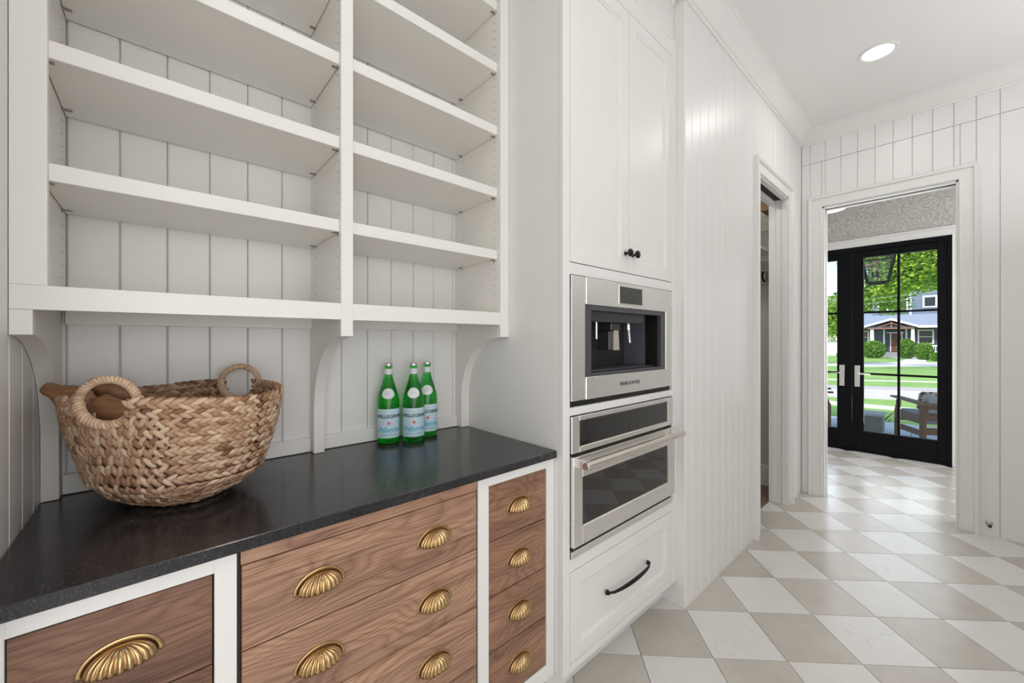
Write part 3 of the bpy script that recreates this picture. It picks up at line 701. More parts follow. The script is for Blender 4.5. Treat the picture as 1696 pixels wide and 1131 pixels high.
def bottle(x, y, face, label):
    b = thing('water_bottle', (x, y, .9142), label, 'bottle', 'green glass water bottles on the counter')
    bm = B(); lathe(bm, BP, (x, y, .9142), 48); obj('glass_body', bm, GREEN, b, smooth=True)
    def wrap(u, z, off): a = face + u; r = Rz(z)+off; return (x + r*math.cos(a), y + r*math.sin(a), .9142+z)
    def patch(name, m, u0, u1, z0, z1, off, par, n=28, k=6, th=.0002):
        bm = B(); g = [[bm.verts.new(wrap(u0+(u1-u0)*i/n, z0+(z1-z0)*j/k, off)) for i in range(n+1)] for j in range(k+1)]
        for j in range(k):
            for i in range(n): bm.faces.new((g[j][i], g[j][i+1], g[j+1][i+1], g[j+1][i]))
        return obj(name, bm, m, par, smooth=True)
    def oval(name, m, u, z, ru, rz, off, par, lobes=0):
        bm = B(); n = 40; c = bm.verts.new(wrap(u, z, off)); prev = None; rings = []
        for k in (.33, .66, 1):
            rings.append([bm.verts.new(wrap(u + ru*k*math.cos(2*PI*i/n)*(1 + (lobes and .45*math.cos(5*2*PI*i/n + PI/2*0))), z + rz*k*math.sin(2*PI*i/n)*(1 + (lobes and .45*math.cos(5*2*PI*i/n))), off)) for i in range(n)])
        for i in range(n):
            bm.faces.new((c, rings[0][i], rings[0][(i+1) % n]))
            for a_, b_ in ((0, 1), (1, 2)): bm.faces.new((rings[a_][i], rings[a_][(i+1) % n], rings[b_][(i+1) % n], rings[b_][i]))
        return obj(name, bm, m, par, smooth=True)
    lb = patch('label', LBL, -1.75, 1.75, .022, .131, .0004, b)
    bm = B(); abm = []
    for (z0, z1) in ((.024, .0252), (.1275, .129), (.112, .1126)):
        g = [[bm.verts.new(wrap(-1.7+3.4*i/30, z, .0007)) for i in range(31)] for z in (z0, z1)]
        for i in range(30): bm.faces.new((g[0][i], g[0][i+1], g[1][i+1], g[1][i]))
    obj('label_border', bm, LBLW, lb, kind='stuff')
    def txt(s, size, z, u, m, sx=1.0):
        vs, fs = wire_text(s, size, m)
        bm = bm_from([wrap(u + v.x*sx/.0415, z+v.y, .0008+v.z) for v in vs], fs); obj('label_print', bm, m, lb)
    txt('S.PELLEGRINO', .0175, .0975, .10, NAVY, 1.0)
    txt('S.Pellegrino', .026, .045, .05, LBLB, .85)
    txt('ACQUA MINERALE NATURALE', .0045, .033, 0, LBLB)
    oval('label_star', REDP, .05, .078, .13, .0055, .0008, lb, 1)
    ov_ = oval('oval_label', LBLW, .0, .189, .68, .0195, .0009, b)
    vs, fs = wire_text('S P', .010, None); bm = bm_from([wrap(v.x/.033, .185+v.y, .0013+v.z) for v in vs], fs); obj('oval_print', bm, mat('grey_print', (.45, .47, .52), .5), ov_)
    patch('neck_label', LBLW, -PI, PI, .260, .281, .0004, b, 30, 2)
    bm = B(); lathe(bm, [(.0148, .2915), (.0156, .293), (.0150, .3005), (.0125, .303)], (x, y, .9142), 21); obj('cap', bm, CAPM, b)
FA = math.radians(248)
bottle(.661, 1.452, math.radians(245), 'green glass water bottle standing apart, leftmost of three on the counter')
bottle(.744, 1.408, math.radians(243), 'green glass water bottle in the middle, closest to the counter edge')
bottle(.828, 1.450, math.radians(241), 'green glass water bottle half hidden behind the middle one, rightmost')
# drawn-in details: door stop, recessed lights
ds = thing('door_stop', (XW, -.165, .08), 'small chrome door stop with black tip on far wall low by casing', 'door stop')
bm = B(); lathe(bm, [(.016, 0), (.016, -.004), (.006, -.008), (.005, -.055), (.009, -.057), (.009, -.062)], (XW-.0005, -.165, .085), 16, 'X'); obj('stem', bm, CHROME, ds, smooth=True)
bm = B(); lathe(bm, [(.009, 0), (.009, -.010), (.006, -.013)], (XW-.0628, -.165, .085), 12, 'X'); obj('rubber_tip', bm, BLACK, ds)
LENS = bpy.data.materials.new('lamp_lens'); LENS.use_nodes = True; q = LENS.node_tree.nodes['Principled BSDF']; q.inputs['Base Color'].default_value = (.9, .9, .88, 1); q.inputs['Emission Color'].default_value = (1, .97, .92, 1); q.inputs['Emission Strength'].default_value = 3.0
for i, ((lx, ly), pw) in enumerate(zip(LAMPS, LAMP_W)):
    lab = 'round white recessed ceiling light, lit, above the passage' if i == 0 else 'round white recessed ceiling light outside the view'
    r_ = thing('recessed_light', (lx, ly, CZ), lab, 'ceiling light', None if i == 0 else 'recessed ceiling lights out of view')
    bm = B(); lathe(bm, [(.092, 0), (.094, -.003), (.090, -.006), (.074, -.004), (.072, -.001)], (lx, ly, CZ), 40, caps=False); obj('trim_ring', bm, CEIL, r_, smooth=True)
    bm = B(); lathe(bm, [(.072, -.0012), (.071, -.0030)], (lx, ly, CZ), 40); obj('lens', bm, LENS, r_)
    L = light('recessed_lamp', 'AREA', (lx, ly, CZ-.008), pw, (1, .975, .94), .14)

# ================================================================== BASKET
BK = Vector((.045, 1.306, .9205))
LA = math.radians(41)                       # direction of the axis through the two handles
UL = Vector((math.cos(LA), math.sin(LA), 0)); UP = Vector((-math.sin(LA), math.cos(LA), 0))
def bprof(v):
    """half-widths (along handles, across) and height at v=0 (floor) .. 1 (rim)"""
    K = [(0, .060, .065, .002), (.10, .085, .098, .009), (.22, .116, .134, .030), (.38, .145, .172, .064), (.55, .156, .190, .118), (.75, .173, .207, .178), (1, .184, .216, .250)]
    for a, b in zip(K[:-1], K[1:]):
        if v <= b[0] + 1e-9:
            f = (v-a[0])/(b[0]-a[0]); return [a[i]+(b[i]-a[i])*f for i in (1, 2, 3)]
    return list(K[-1][1:])
def bpt(th, v, off=0.0):
    a, b, z = bprof(v)
    rimz = 1 + .03*math.cos(2*th)
    c, s = math.cos(th), math.sin(th); e = .88
    return BK + UL*((a+off)*math.copysign(abs(c)**e, c)) + UP*((b+off)*math.copysign(abs(s)**e, s)) + Vector((0, 0, z*rimz))
WK, t, p = new_mat('water_hyacinth'); p.inputs['Roughness'].default_value = .55
at = N(t, 'ShaderNodeAttribute', attribute_name='tone'); tc = N(t, 'ShaderNodeTexCoord')
n = N(t, 'ShaderNodeTexNoise', Scale=160.0, Detail=3.0); t.links.new(tc.outputs['Object'], n.inputs['Vector'])
r = ramp(t, at.outputs['Fac'], [(0, (.17, .075, .04)), (.25, (.36, .20, .115)), (.6, (.52, .335, .215)), (1, (.68, .51, .36))])
r2 = ramp(t, n.outputs[0], [(.3, (.78, .76, .74)), (.6, (1, 1, 1))])
x = N(t, 'ShaderNodeMix', data_type='RGBA', blend_type='MULTIPLY'); x.inputs[0].default_value = .9
t.links.new(r.outputs[0], x.inputs[6]); t.links.new(r2.outputs[0], x.inputs[7]); t.links.new(x.outputs[2], p.inputs['Base Color'])
bp_ = N(t, 'ShaderNodeBump'); bp_.inputs['Strength'].default_value = .5; bp_.inputs['Distance'].default_value = .001; t.links.new(n.outputs[0], bp_.inputs['Height']); t.links.new(bp_.outputs[0], p.inputs['Normal'])
bk = thing('wicker_basket', BK, 'woven water-hyacinth basket with two round handles at left end of countertop', 'basket')
class Strands:
    def __init__(s): s.v = []; s.f = []; s.t = []
    def leaf(s, c, d, nrm, L, W, T, tone):
        """a twisted-leaf spindle at c along d, flattened along nrm"""
        d = d.normalized(); nrm = (nrm - d*nrm.dot(d)).normalized(); w_ = d.cross(nrm); b0 = len(s.v); K = 6
        prof = [(-.5, .10), (-.32, .72), (-.08, 1.0), (.2, .86), (.42, .42), (.5, .08)]
        for (u, r) in prof:
            for k in range(K):
                a = 2*PI*k/K; s.v.append(c + d*(L*u) + w_*(W*r*math.cos(a)) + nrm*(T*r*math.sin(a) + .0015*math.cos(u*PI))); s.t.append(tone + .12*(r-.6))
        for i in range(len(prof)-1):
            for k in range(K): s.f.append((b0+i*K+k, b0+i*K+(k+1) % K, b0+(i+1)*K+(k+1) % K, b0+(i+1)*K+k))
        s.f.append(tuple(b0+k for k in range(K))[::-1]); s.f.append(tuple(b0+(len(prof)-1)*K+k for k in range(K)))
    def build(s, name, parent, **k):
        me = bpy.data.meshes.new(name); L = ORG[parent.name]
        me.from_pydata([tuple(v-L) for v in s.v], [], s.f); me.materials.append(WK)
        a = me.attributes.new('tone', 'FLOAT', 'POINT'); a.data.foreach_set('value', s.t)
        for f in me.polygons: f.use_smooth = True
        o = bpy.data.objects.new(name, me); col.objects.link(o); o.parent = parent; ORG[o.name] = L; return setp(o, **k)
HA, HB = .049, .048; HR = .050                                    # handle ring radius
H1 = bpt(PI, .985); H2 = bpt(0, .985); H1 += Vector((.016, -.012, 0)); H1.z = BK.z + .256; H2.z = BK.z + .258
rnd = random.Random(3)
def norm_at(th, v):
    e = .01; a = bpt(th+e, v) - bpt(th-e, v); b = bpt(th, min(v+.01, 1)) - bpt(th, v-.01)
    n_ = a.cross(b).normalized(); return n_
S = Strands(); ROWS = 14
for rI in range(ROWS):
    v = .07 + .93*(rI+.15)/(ROWS-1+.15) if rI else .06
    v = min(v, 1.0)
    a_, b_, z_ = bprof(v); per = 2*PI*(a_+b_)/2; M = max(20, int(per/.0185)); ph = rnd.random()
    for q_ in range(M):
        th = 2*PI*(q_+ph)/M
        c = bpt(th, v)
        if min((c-H1).length, (c-H2).length) < HR+.004: continue
        nrm = norm_at(th, v); tan = (bpt(th+.01, v)-bpt(th-.01, v)).normalized(); upv = nrm.cross(tan)*-1
        if upv.z < 0 and v > .2: upv = -upv
        # close to the near handle the braids stand upright
        dth = abs((th-PI+PI) % (2*PI) - PI); near = max(0, 1-dth/.75)
        near2 = max(0, 1-abs(((th+PI) % (2*PI)) - PI)/.5)
        nz_ = max(near, near2)*(1 if v < .9 else .2)
        base_ang = math.radians(25 + 42*min(1, nz_*1.6))
        for sgn in (1, -1):
            tone = min(1, max(0, rnd.gauss(.56, .25)))
            if rnd.random() < .06: tone = .08
            d_ = tan*math.cos(base_ang) + upv*math.sin(base_ang)*sgn
            L_ = .029*(1+.2*rnd.random()); 
            S.leaf(c + nrm*(.0035+.002*rnd.random()) + (upv*math.cos(base_ang) - tan*math.sin(base_ang)*sgn*0)*(sgn*.0046) + tan*(sgn*(.003+.0035*nz_)), d_ + nrm*.12*rnd.uniform(-1, 1), nrm, L_*(1+.1*nz_), .0068*(1+.2*nz_), .0050, tone)
            if v > .45:     # the inner face of the weave
                S.leaf(c - nrm*.006 + upv*(sgn*.0036) + tan*(sgn*.003), d_, nrm, L_, .0068, .004, tone*.75)
S.build('weave', bk, kind='stuff')
# lining shell that closes the weave from inside
me_v = []; bm = B(); NT, NV = 90, 22; gr = []
for j in range(NV+1):
    v = j/NV*.985; gr.append([bm.verts.new(bpt(2*PI*i/NT, v, -.002)) for i in range(NT)])
for j in range(NV):
    for i in range(NT):
        q_ = (gr[j][i], gr[j][(i+1) % NT], gr[j+1][(i+1) % NT], gr[j+1][i]); cc = sum((v_.co for v_ in q_), Vector())/4
        if min((cc-H1).length, (cc-H2).length) < HR-.001: continue
        bm.faces.new(q_)
bm.faces.new(gr[0][::-1])
obj('inner_shell', bm, mat('dark_reed', (.24, .14, .085), .8), bk)
def ring_handle(Hc, out, name):
    S2 = Strands(); out = (out*1.0).normalized(); side = Vector((0, 0, 1)).cross(out).normalized(); n_ = 46
    for i in range(n_):
        a = 2*PI*i/n_
        rad = side*math.cos(a) + Vector((0, 0, 1))*math.sin(a); tg = -side*math.sin(a) + Vector((0, 0, 1))*math.cos(a)
        c = Hc + side*(math.cos(a)*HA) + Vector((0, 0, 1))*(math.sin(a)*HB); tg = (-side*math.sin(a)*HA + Vector((0, 0, 1))*math.cos(a)*HB).normalized(); lo = math.sin(a) < -.1
        bump = 1.25 if lo else 1.0
        tone = min(1, max(.2, rnd.gauss(.80, .10)))
        b0 = len(S2.v); K = 10; tilt = .0035
        for (u, rr) in ((-1, .80), (-.4, 1.0), (.4, 1.0), (1, .80)):
            for k in range(K):
                b = 2*PI*k/K; S2.v.append(c + tg*(u*.0042 + tilt*math.cos(b)) + (rad*math.cos(b) + out*math.sin(b))*(.0088*rr*bump)); S2.t.append(tone + (.06 if abs(u) < .5 else -.35))
        for r_ in range(3):
            for k in range(K): S2.f.append((b0+r_*K+k, b0+r_*K+(k+1) % K, b0+(r_+1)*K+(k+1) % K, b0+(r_+1)*K+k))
    S2.build(name, bk)
ring_handle(H1, Vector((-.42, -.90, 0)), 'handle'); ring_handle(H2, Vector((.42, .90, 0)), 'handle')
# ---- rolling pins
PINW, t, p = new_mat('old_turned_wood'); p.inputs['Roughness'].default_value = .45
tc = N(t, 'ShaderNodeTexCoord'); mp = N(t, 'ShaderNodeMapping'); mp.inputs['Scale'].default_value = (6, 60, 60); t.links.new(tc.outputs['Object'], mp.inputs[0])
n = N(t, 'ShaderNodeTexNoise', Scale=1.5, Detail=4.0); t.links.new(mp.outputs[0], n.inputs['Vector'])
r = ramp(t, n.outputs[0], [(.3, (.20, .090, .040)), (.7, (.36, .185, .085))]); t.links.new(r.outputs[0], p.inputs['Base Color'])
def rolling_pin(tip, end, label, br=.028):
    tip, end = Vector(tip), Vector(end); d_ = (end-tip); Lt = d_.length; q = d_.to_track_quat('X', 'Z')
    o = thing('rolling_pin', tip, label, 'rolling pin'); o.rotation_mode = 'QUATERNION'
    bm = B(); lathe(bm, [(.003, 0), (.0075, .003), (.0095, .010), (.0100, .024), (.0125, .030), (.0128, .033), (.0165, .042), (.0185, .058), (.0175, .075), (.013, .088), (.010, .098)], (0, 0, 0), 28, 'X'); bmesh.ops.scale(bm, vec=(1, 1.55, 1.55), verts=bm.verts)
    bmesh.ops.rotate(bm, verts=bm.verts, cent=(0, 0, 0), matrix=q.to_matrix()); bmesh.ops.translate(bm, verts=bm.verts, vec=tip); obj('pin_handle', bm, PINW, o, smooth=True)
    bm = B(); lathe(bm, [(br*.75, .098), (br, .104), (br*1.03, .19), (br, Lt-.004), (br*.8, Lt)], (0, 0, 0), 32, 'X')
    bmesh.ops.rotate(bm, verts=bm.verts, cent=(0, 0, 0), matrix=q.to_matrix()); bmesh.ops.translate(bm, verts=bm.verts, vec=tip); obj('barrel', bm, PINW, o, smooth=True)
    return o
rolling_pin((-.190, 1.345, 1.203), (.115, 1.225, 1.02), 'brown wooden rolling pin whose long handle sticks out left of the basket', .033)
rolling_pin((-.128, 1.40, 1.206), (.15, 1.36, 1.03), 'brown wooden rolling pin behind the near basket handle, only its tip showing', .026)

# ================================================================== OUTSIDE
CONC = mat('pale_concrete', (.62, .60, .57), .8, bump=.3, bscale=8)
ROADM = mat('road_concrete', (.50, .48, .46), .85, bump=.3, bscale=8)
PORCHM = mat('porch_stone', (.72, .75, .78), .6, bump=.2, bscale=20)
LAWN, t, p = new_mat('lawn'); p.inputs['Roughness'].default_value = .9
tc = N(t, 'ShaderNodeTexCoord'); n = N(t, 'ShaderNodeTexNoise', Scale=.6, Detail=8.0, Roughness=.7); t.links.new(tc.outputs['Object'], n.inputs['Vector'])
r = ramp(t, n.outputs[0], [(.3, (.13, .27, .05)), (.7, (.25, .42, .10))]); t.links.new(r.outputs[0], p.inputs['Base Color'])
GZ = -.6
def slab(name, pts, z0, z1, m, **k):
    bm = B(); prism(bm, pts, 2, z0, z1); return obj(name, bm, m, **k)
box('ground', 9.9, 150, -60, 60, GZ-.5, GZ, LAWN, bev=0, kind='structure')
def strip(name, x0a, x1a, slope, m, z=.02):      # strip across the view, leaning with the street
    f = lambda x, y: x - slope*(y-1.5)
    slab(name, [(f(x0a, -40), -40), (f(x1a, -40), -40), (f(x1a, 50), 50), (f(x0a, 50), 50)], GZ-.05, GZ+z, m, kind='structure')
strip('near_sidewalk', 14.7, 15.4, .05, CONC)
strip('street', 17.15, 20.5, .45, ROADM)
strip('far_kerb', 20.45, 21.5, .60, mat('kerb_concrete', (.40, .385, .37), .8), .05)
strip('far_sidewalk', 24.9, 25.4, .6, CONC)
slab('driveway', [(36.0, 9), (36.4, 4.07), (40.6, .8), (44, -10), (52, -10), (47, .8), (45.5, 3.1), (41.5, 4.68), (38.3, 6.6), (37.5, 9)], GZ-.05, GZ+.03, CONC, kind='structure')
slab('front_walk', [(45.5, 3.1), (52.7, 2.83), (57, 4.5), (59.6, 3.9), (57.6, 1.85), (48, 1.43)], GZ-.05, GZ+.031, CONC, kind='structure')
# porch with square pavers
PZ = -.19
porch = box('porch_floor', 6.19, 9.85, -2.2, 4.2, PZ-.45, PZ-.02, CONC, bev=0, kind='structure')
bm = B(); abox(bm, .004, .606, .004, .606, -.02, 0, .003); bmesh.ops.recalc_face_normals(bm, faces=bm.faces); pm = bpy.data.meshes.new('paver'); bm.to_mesh(pm); bm.free(); pm.materials.append(PORCHM)
for i in range(6):
    for j in range(8):
        o = bpy.data.objects.new('paver', pm); col.objects.link(o); o.parent = porch; o.location = (6.19+i*.61, -1.4+j*.61, PZ)
box('porch_roof', 6.19, 10.1, -2.4, 5, 3.12, 3.3, WHITE, bev=0, kind='structure')
CW = mat('teak_chair_wood', (.20, .095, .045), .5, bump=.1, bscale=20); CW2 = mat('weathered_slat', (.22, .15, .10), .6)
CUSH = mat('grey_cushion', (.45, .47, .48), .9); PATT, t, p = new_mat('patterned_pillow'); p.inputs['Roughness'].default_value = .9
v_ = N(t, 'ShaderNodeTexVoronoi', Scale=22.0); tc = N(t, 'ShaderNodeTexCoord'); t.links.new(tc.outputs['Object'], v_.inputs['Vector']); r = ramp(t, v_.outputs['Distance'], [(.25, (.05, .03, .03)), (.45, (.50, .40, .32)), (.7, (.65, .6, .55))]); t.links.new(r.outputs[0], p.inputs['Base Color'])
def porch_chair(label):
    """armchair: origin under seat centre, facing +X, 0.66 deep, 0.68 wide"""
    c = thing('porch_chair', (0, 0, 0), label, 'chair', 'wooden armchairs on the porch')
    for s in (1, -1):
        yy = .31*s
        def lg(pts, w_=.035):
            bm = B(); prism(bm, pts, 1, yy-w_/2, yy+w_/2); return obj('leg', bm, CW, c)
        lg([(.27, 0), (.34, 0), (.34, .40), (.30, .50), (.295, .575), (.235, .575), (.235, .50), (.27, .41)])
        lg([(-.34, 0), (-.25, 0), (-.25, .575), (-.34, .575)])
        bm = B(); prism(bm, [(-.37, .575), (.37, .60), (.37, .625), (-.37, .605)], 1, yy-.055, yy+.055); obj('armrest', bm, CW2, c)
        box('side_rail', -.25, .27, yy-.012, yy+.012, .30, .42, CW2, c); box('side_rail', -.25, .27, yy-.012, yy+.012, .13, .21, CW2, c)
    box('front_rail', .28, .31, -.29, .29, .26, .36, CW, c); box('back_rail', -.33, -.30, -.29, .29, .16, .26, CW, c)
    box('back_rail', -.33, -.30, -.29, .29, .52, .60, CW, c); box('back_rail', -.33, -.30, -.29, .29, .36, .44, CW, c)
    for s in (1, -1): box('back_post', -.34, -.29, .29*s-.02, .29*s+.02, .36, .62, CW, c)
    box('seat_cushion', -.27, .32, -.285, .285, .30, .44, CUSH, c, bev=.03)
    box('back_cushion', -.30, -.17, -.28, .28, .44, .70, CUSH, c, bev=.03)
    return c
def put(root, loc, rz): root.location = loc; root.rotation_euler = (0, 0, rz)
# right chair: left side line from (7.96,.25) to (8.56,.59), facing that way
ang = math.atan2(.34, .60); fx, fy = math.cos(ang), math.sin(ang)
mid = Vector((8.26, .42)) + Vector((fy, -fx))*.31
ch1 = porch_chair('wooden porch armchair with patterned pillow seen through the right door panes'); put(ch1, (mid.x, mid.y, PZ+.001), ang)
bm = B(); abox(bm, -.045, .045, -.15, .15, -.14, .14, .03); bmesh.ops.rotate(bm, verts=bm.verts, cent=(0, 0, 0), matrix=Matrix.Rotation(-.3, 3, 'Y'))
pl = obj('throw_pillow', bm, PATT, label='brown patterned throw pillow leaning on the right porch chair back', cat='pillow')
pl.location = (mid.x - fx*.02 - fy*.07, mid.y - fy*.02 + fx*.07, PZ+.60); pl.rotation_euler = (0, 0, ang)
ch2 = porch_chair('wooden porch armchair at left, partly hidden by the door casing'); put(ch2, (8.62, 1.75, PZ+.001), math.radians(-78))
st_ = thing('side_table', (8.66, .98, PZ), 'grey box side table on the porch between the two armchairs', 'side table')
GST = mat('grey_stool', (.28, .28, .27), .7, bump=.2, bscale=30)
bm = B(); abox(bm, 8.46, 8.90, .74, 1.2, PZ+.001, PZ+.27, .004); obj('body', bm, GST, st_)
bm = B(); abox(bm, 8.44, 8.92, .72, 1.22, PZ+.271, PZ+.305, .006); obj('top', bm, mat('pale_stool_top', (.55, .56, .56), .6), st_)
# lantern
LGL, t, p = new_mat('lantern_glass'); t.nodes.remove(p)
gl = N(t, 'ShaderNodeBsdfDiffuse'); gl.inputs[0].default_value = (.8, .85, .9, 1); tr = N(t, 'ShaderNodeBsdfTransparent'); ms = N(t, 'ShaderNodeMixShader'); ms.inputs[0].default_value = .12
t.links.new(tr.outputs[0], ms.inputs[1]); t.links.new(gl.outputs[0], ms.inputs[2]); t.links.new(ms.outputs[0], t.nodes['Material Output'].inputs[0])
lt = thing('hanging_lantern', (8.28, .77, 2.2), 'black metal hanging porch lantern seen through upper left pane', 'lantern')
IRON = mat('black_iron', (.01, .01, .01), .45)
lz0, lz1, lw0, lw1 = 2.18, 2.57, .115, .185; C = Vector((8.28, .77, 0)); LR = Matrix.Rotation(math.radians(8), 3, 'Z')
bm = B(); lc = []
for (sx, sy) in ((1, 1), (1, -1), (-1, -1), (-1, 1)):
    a = C + LR @ Vector((sx*lw0, sy*lw0, 0)) + Vector((0, 0, lz0)); b = C + LR @ Vector((sx*lw1, sy*lw1, 0)) + Vector((0, 0, lz1)); lc.append((a, b)); tube(bm, [a, b], .015, 6)
    tube(bm, [b, C + Vector((0, 0, lz1+.13))], .008, 6)
for i in range(4):
    for k in (0, 1): tube(bm, [lc[i][k], lc[(i+1) % 4][k]], .015, 6)
lathe(bm, [(.05, lz1+.10), (.05, lz1+.16), (.012, lz1+.17), (.008, 3.12)], C, 12)
fm = obj('frame', bm, IRON, lt)
for i in range(4):
    bm = B(); a0, b0 = lc[i]; a1, b1 = lc[(i+1) % 4]; bm.faces.new([bm.verts.new(v) for v in (a0, a1, b1, b0)]); obj('pane', bm, LGL, lt)
bm = B(); lathe(bm, [(.006, 0), (.006, .08), (.05, .085), (.05, .09)], C + Vector((0, 0, lz0)), 10)
for sx, sy in ((.06, .0), (-.06, 0), (0, .06)): lathe(bm, [(.012, .09), (.012, .17), (.016, .18)], C + Vector((sx, sy, lz0)), 10)
obj('candle_holder', bm, IRON, lt)
bm = B()
for sx, sy in ((.06, .0), (-.06, 0), (0, .06)): lathe(bm, [(.009, .18), (.011, .22), (.003, .26)], C + Vector((sx, sy, lz0)), 10)
obj('bulb', bm, mat('candle_bulb', (.8, .55, .45), .3), lt)
# foliage
def leaf_mat(name, a, b):
    m, t, p = new_mat(name); p.inputs['Roughness'].default_value = .5
    g = N(t, 'ShaderNodeNewGeometry'); r = ramp(t, g.outputs['Random Per Island'], [(0, a), (1, b)]); t.links.new(r.outputs[0], p.inputs['Base Color'])
    tr = N(t, 'ShaderNodeBsdfTranslucent'); t.links.new(r.outputs[0], tr.inputs[0]); mx_ = N(t, 'ShaderNodeMixShader'); mx_.inputs[0].default_value = .4
    t.links.new(p.outputs[0], mx_.inputs[1]); t.links.new(tr.outputs[0], mx_.inputs[2]); t.links.new(mx_.outputs[0], t.nodes['Material Output'].inputs[0]); return m
LF1 = leaf_mat('maple_leaves', (.09, .24, .02), (.46, .66, .07)); LF2 = leaf_mat('shrub_leaves', (.04, .16, .015), (.24, .46, .05))
BARK = mat('bark', (.12, .09, .07), .9, bump=.5, bscale=15)
def foliage(name, blobs, n, size, m, parent, seed=1, shell=.55, **k):
    rn = random.Random(seed); V = []; F = []; tot = sum(b[3]*b[4]*b[5] for b in blobs); L = ORG[parent.name] if parent else Vector((0, 0, 0))
    for (cx, cy, cz, rx, ry, rz) in blobs:
        for _ in range(int(n*rx*ry*rz/tot)):
            d = Vector((rn.gauss(0, 1), rn.gauss(0, 1), rn.gauss(0, 1))).normalized(); r = shell + (1-shell)*rn.random()
            c = Vector((cx+d.x*rx*r, cy+d.y*ry*r, cz+d.z*rz*r)) - L
            u = Vector((rn.gauss(0, 1), rn.gauss(0, 1), rn.gauss(0, .6))).normalized(); w_ = u.orthogonal().normalized(); w_ = (w_*math.cos(6.28*rn.random()) + u.cross(w_)*math.sin(rn.random()*6.28)).normalized()
            s = size*rn.uniform(.6, 1.2); nn = u.cross(w_)*s*.15
            b = len(V); V += [c-u*s*.5, c+w_*s*.32+nn, c+u*s*.5, c-w_*s*.32+nn]; F += [(b, b+1, b+2), (b, b+2, b+3)]
    me = bpy.data.meshes.new(name); me.from_pydata([tuple(v) for v in V], [], F); me.materials.append(m)
    o = bpy.data.objects.new(name, me); col.objects.link(o); o.parent = parent; return setp(o, kind='stuff')
def tree(x, y, z0, blobs, n, size, m, label, r=.16, seed=1, tx=None):
    T = thing('tree', (x, y, GZ), label, 'tree')
    bm = B(); top = Vector(blobs[0][:3]); tube(bm, [(x, y, GZ-.1), (x, y, GZ+1.5), (x, y, z0), ((x+top.x)/2, (y+top.y)/2, z0+.6), top], [r*1.2, r, r*.8, r*.7, r*.3], 10)
    for b in blobs[1:]: tube(bm, [((x+top.x)/2, (y+top.y)/2, z0+.6), Vector(b[:3])], [r*.5, r*.15], 7)
    obj('trunk', bm, BARK, T); foliage('foliage', blobs, n, size, m, T, seed, .25)
rb_ = random.Random(5)
bl = [(35.3, 1.9, 6.8, 2.6, 2.6, 2.8)]
for k in range(26):
    a = rb_.random()*6.28; q_ = rb_.uniform(.3, 1); bl.append((35.3+2.2*q_*math.cos(a), 1.9+2.7*q_*math.sin(a), rb_.uniform(3.7 if math.sin(a) > .1 else 5.6, 9.5), 1.25, 1.25, .95))
tree(32.9, 4.35, 5.6, bl, 24000, .26, LF1, 'tall leafy bright green tree filling the upper right door panes', .16, 2)
bl = [(38.2, 6.0, 2.9, 1.1, 1.2, 1.7), (38.0, 5.4, 2.2, .8, .8, .9), (38.4, 6.4, 3.2, .9, .9, .9)]
tree(38.2, 5.6, 1.0, bl, 3600, .22, LF1, 'smaller green tree seen through the left door panes', .07, 4)
bl = [(90, -6, 9, 5, 10, 6), (90, 6, 8, 5, 7, 5), (95, 14, 6, 5, 6, 4)]
tree(90, -2, 4, bl, 9000, .9, LF2, 'dark green tree far behind the grey house', .4, 8)
def shrub(x, y, r, h, label, seed, n=5200, size=.20):
    s = thing('shrub', (x, y, GZ), label, 'shrub'); foliage('foliage', [(x, y, GZ+h*.5, r, r, h*.52)], n, size, LF2, s, seed, .72)
    bm = B(); lathe(bm, [(r*.4, 0), (r*.72, h*.2), (r*.74, h*.6), (r*.5, h*.82), (r*.1, h*.87)], (x, y, GZ), 14); obj('core', bm, mat('shrub_core', (.05, .13, .02), .9), s)
    bm = B(); lathe(bm, [(.05, -.02), (.04, .3)], (x, y, GZ), 8); obj('stem', bm, BARK, s)
shrub(54.3, 5.35, .95, 1.75, 'rounded green shrub left of the front door across the street', 11)
shrub(54.0, 2.95, .66, 1.95, 'tall green shrub right of the front door across the street', 12)
shrub(52.6, 1.75, .62, 1.60, 'green shrub before the window across the street', 13)
shrub(51.2, .85, .5, .75, 'low green shrub by the porch railing across the street', 14, 1200)
shrub(50.5, 7.25, .45, .7, 'little round shrub seen through the left door pane', 15, 900)
pl_ = thing('porch_plant', (10.4, .9, GZ), 'spiky green plant growing beyond the porch side table', 'plant')
bm = B(); rn = random.Random(4)
for k in range(34):
    a = rn.random()*6.28; l = rn.uniform(.2, .36); up_ = rn.uniform(.3, .9); z = GZ + rn.uniform(.12, .33); b = Vector((10.4, .9, z))
    d_ = Vector((math.cos(a), math.sin(a), up_)).normalized()*l; s_ = Vector((-math.sin(a), math.cos(a), 0))*.022
    v = [bm.verts.new(q_) for q_ in (b-s_*.4, b+d_*.5-s_, b+d_, b+d_*.5+s_, b+s_*.4)]; bm.faces.new(v)
obj('leaves', bm, LF1, pl_, kind='stuff'); bm = B(); tube(bm, [(10.4, .9, GZ-.02), (10.4, .9, GZ+.4)], .015, 6); obj('stem', bm, BARK, pl_)
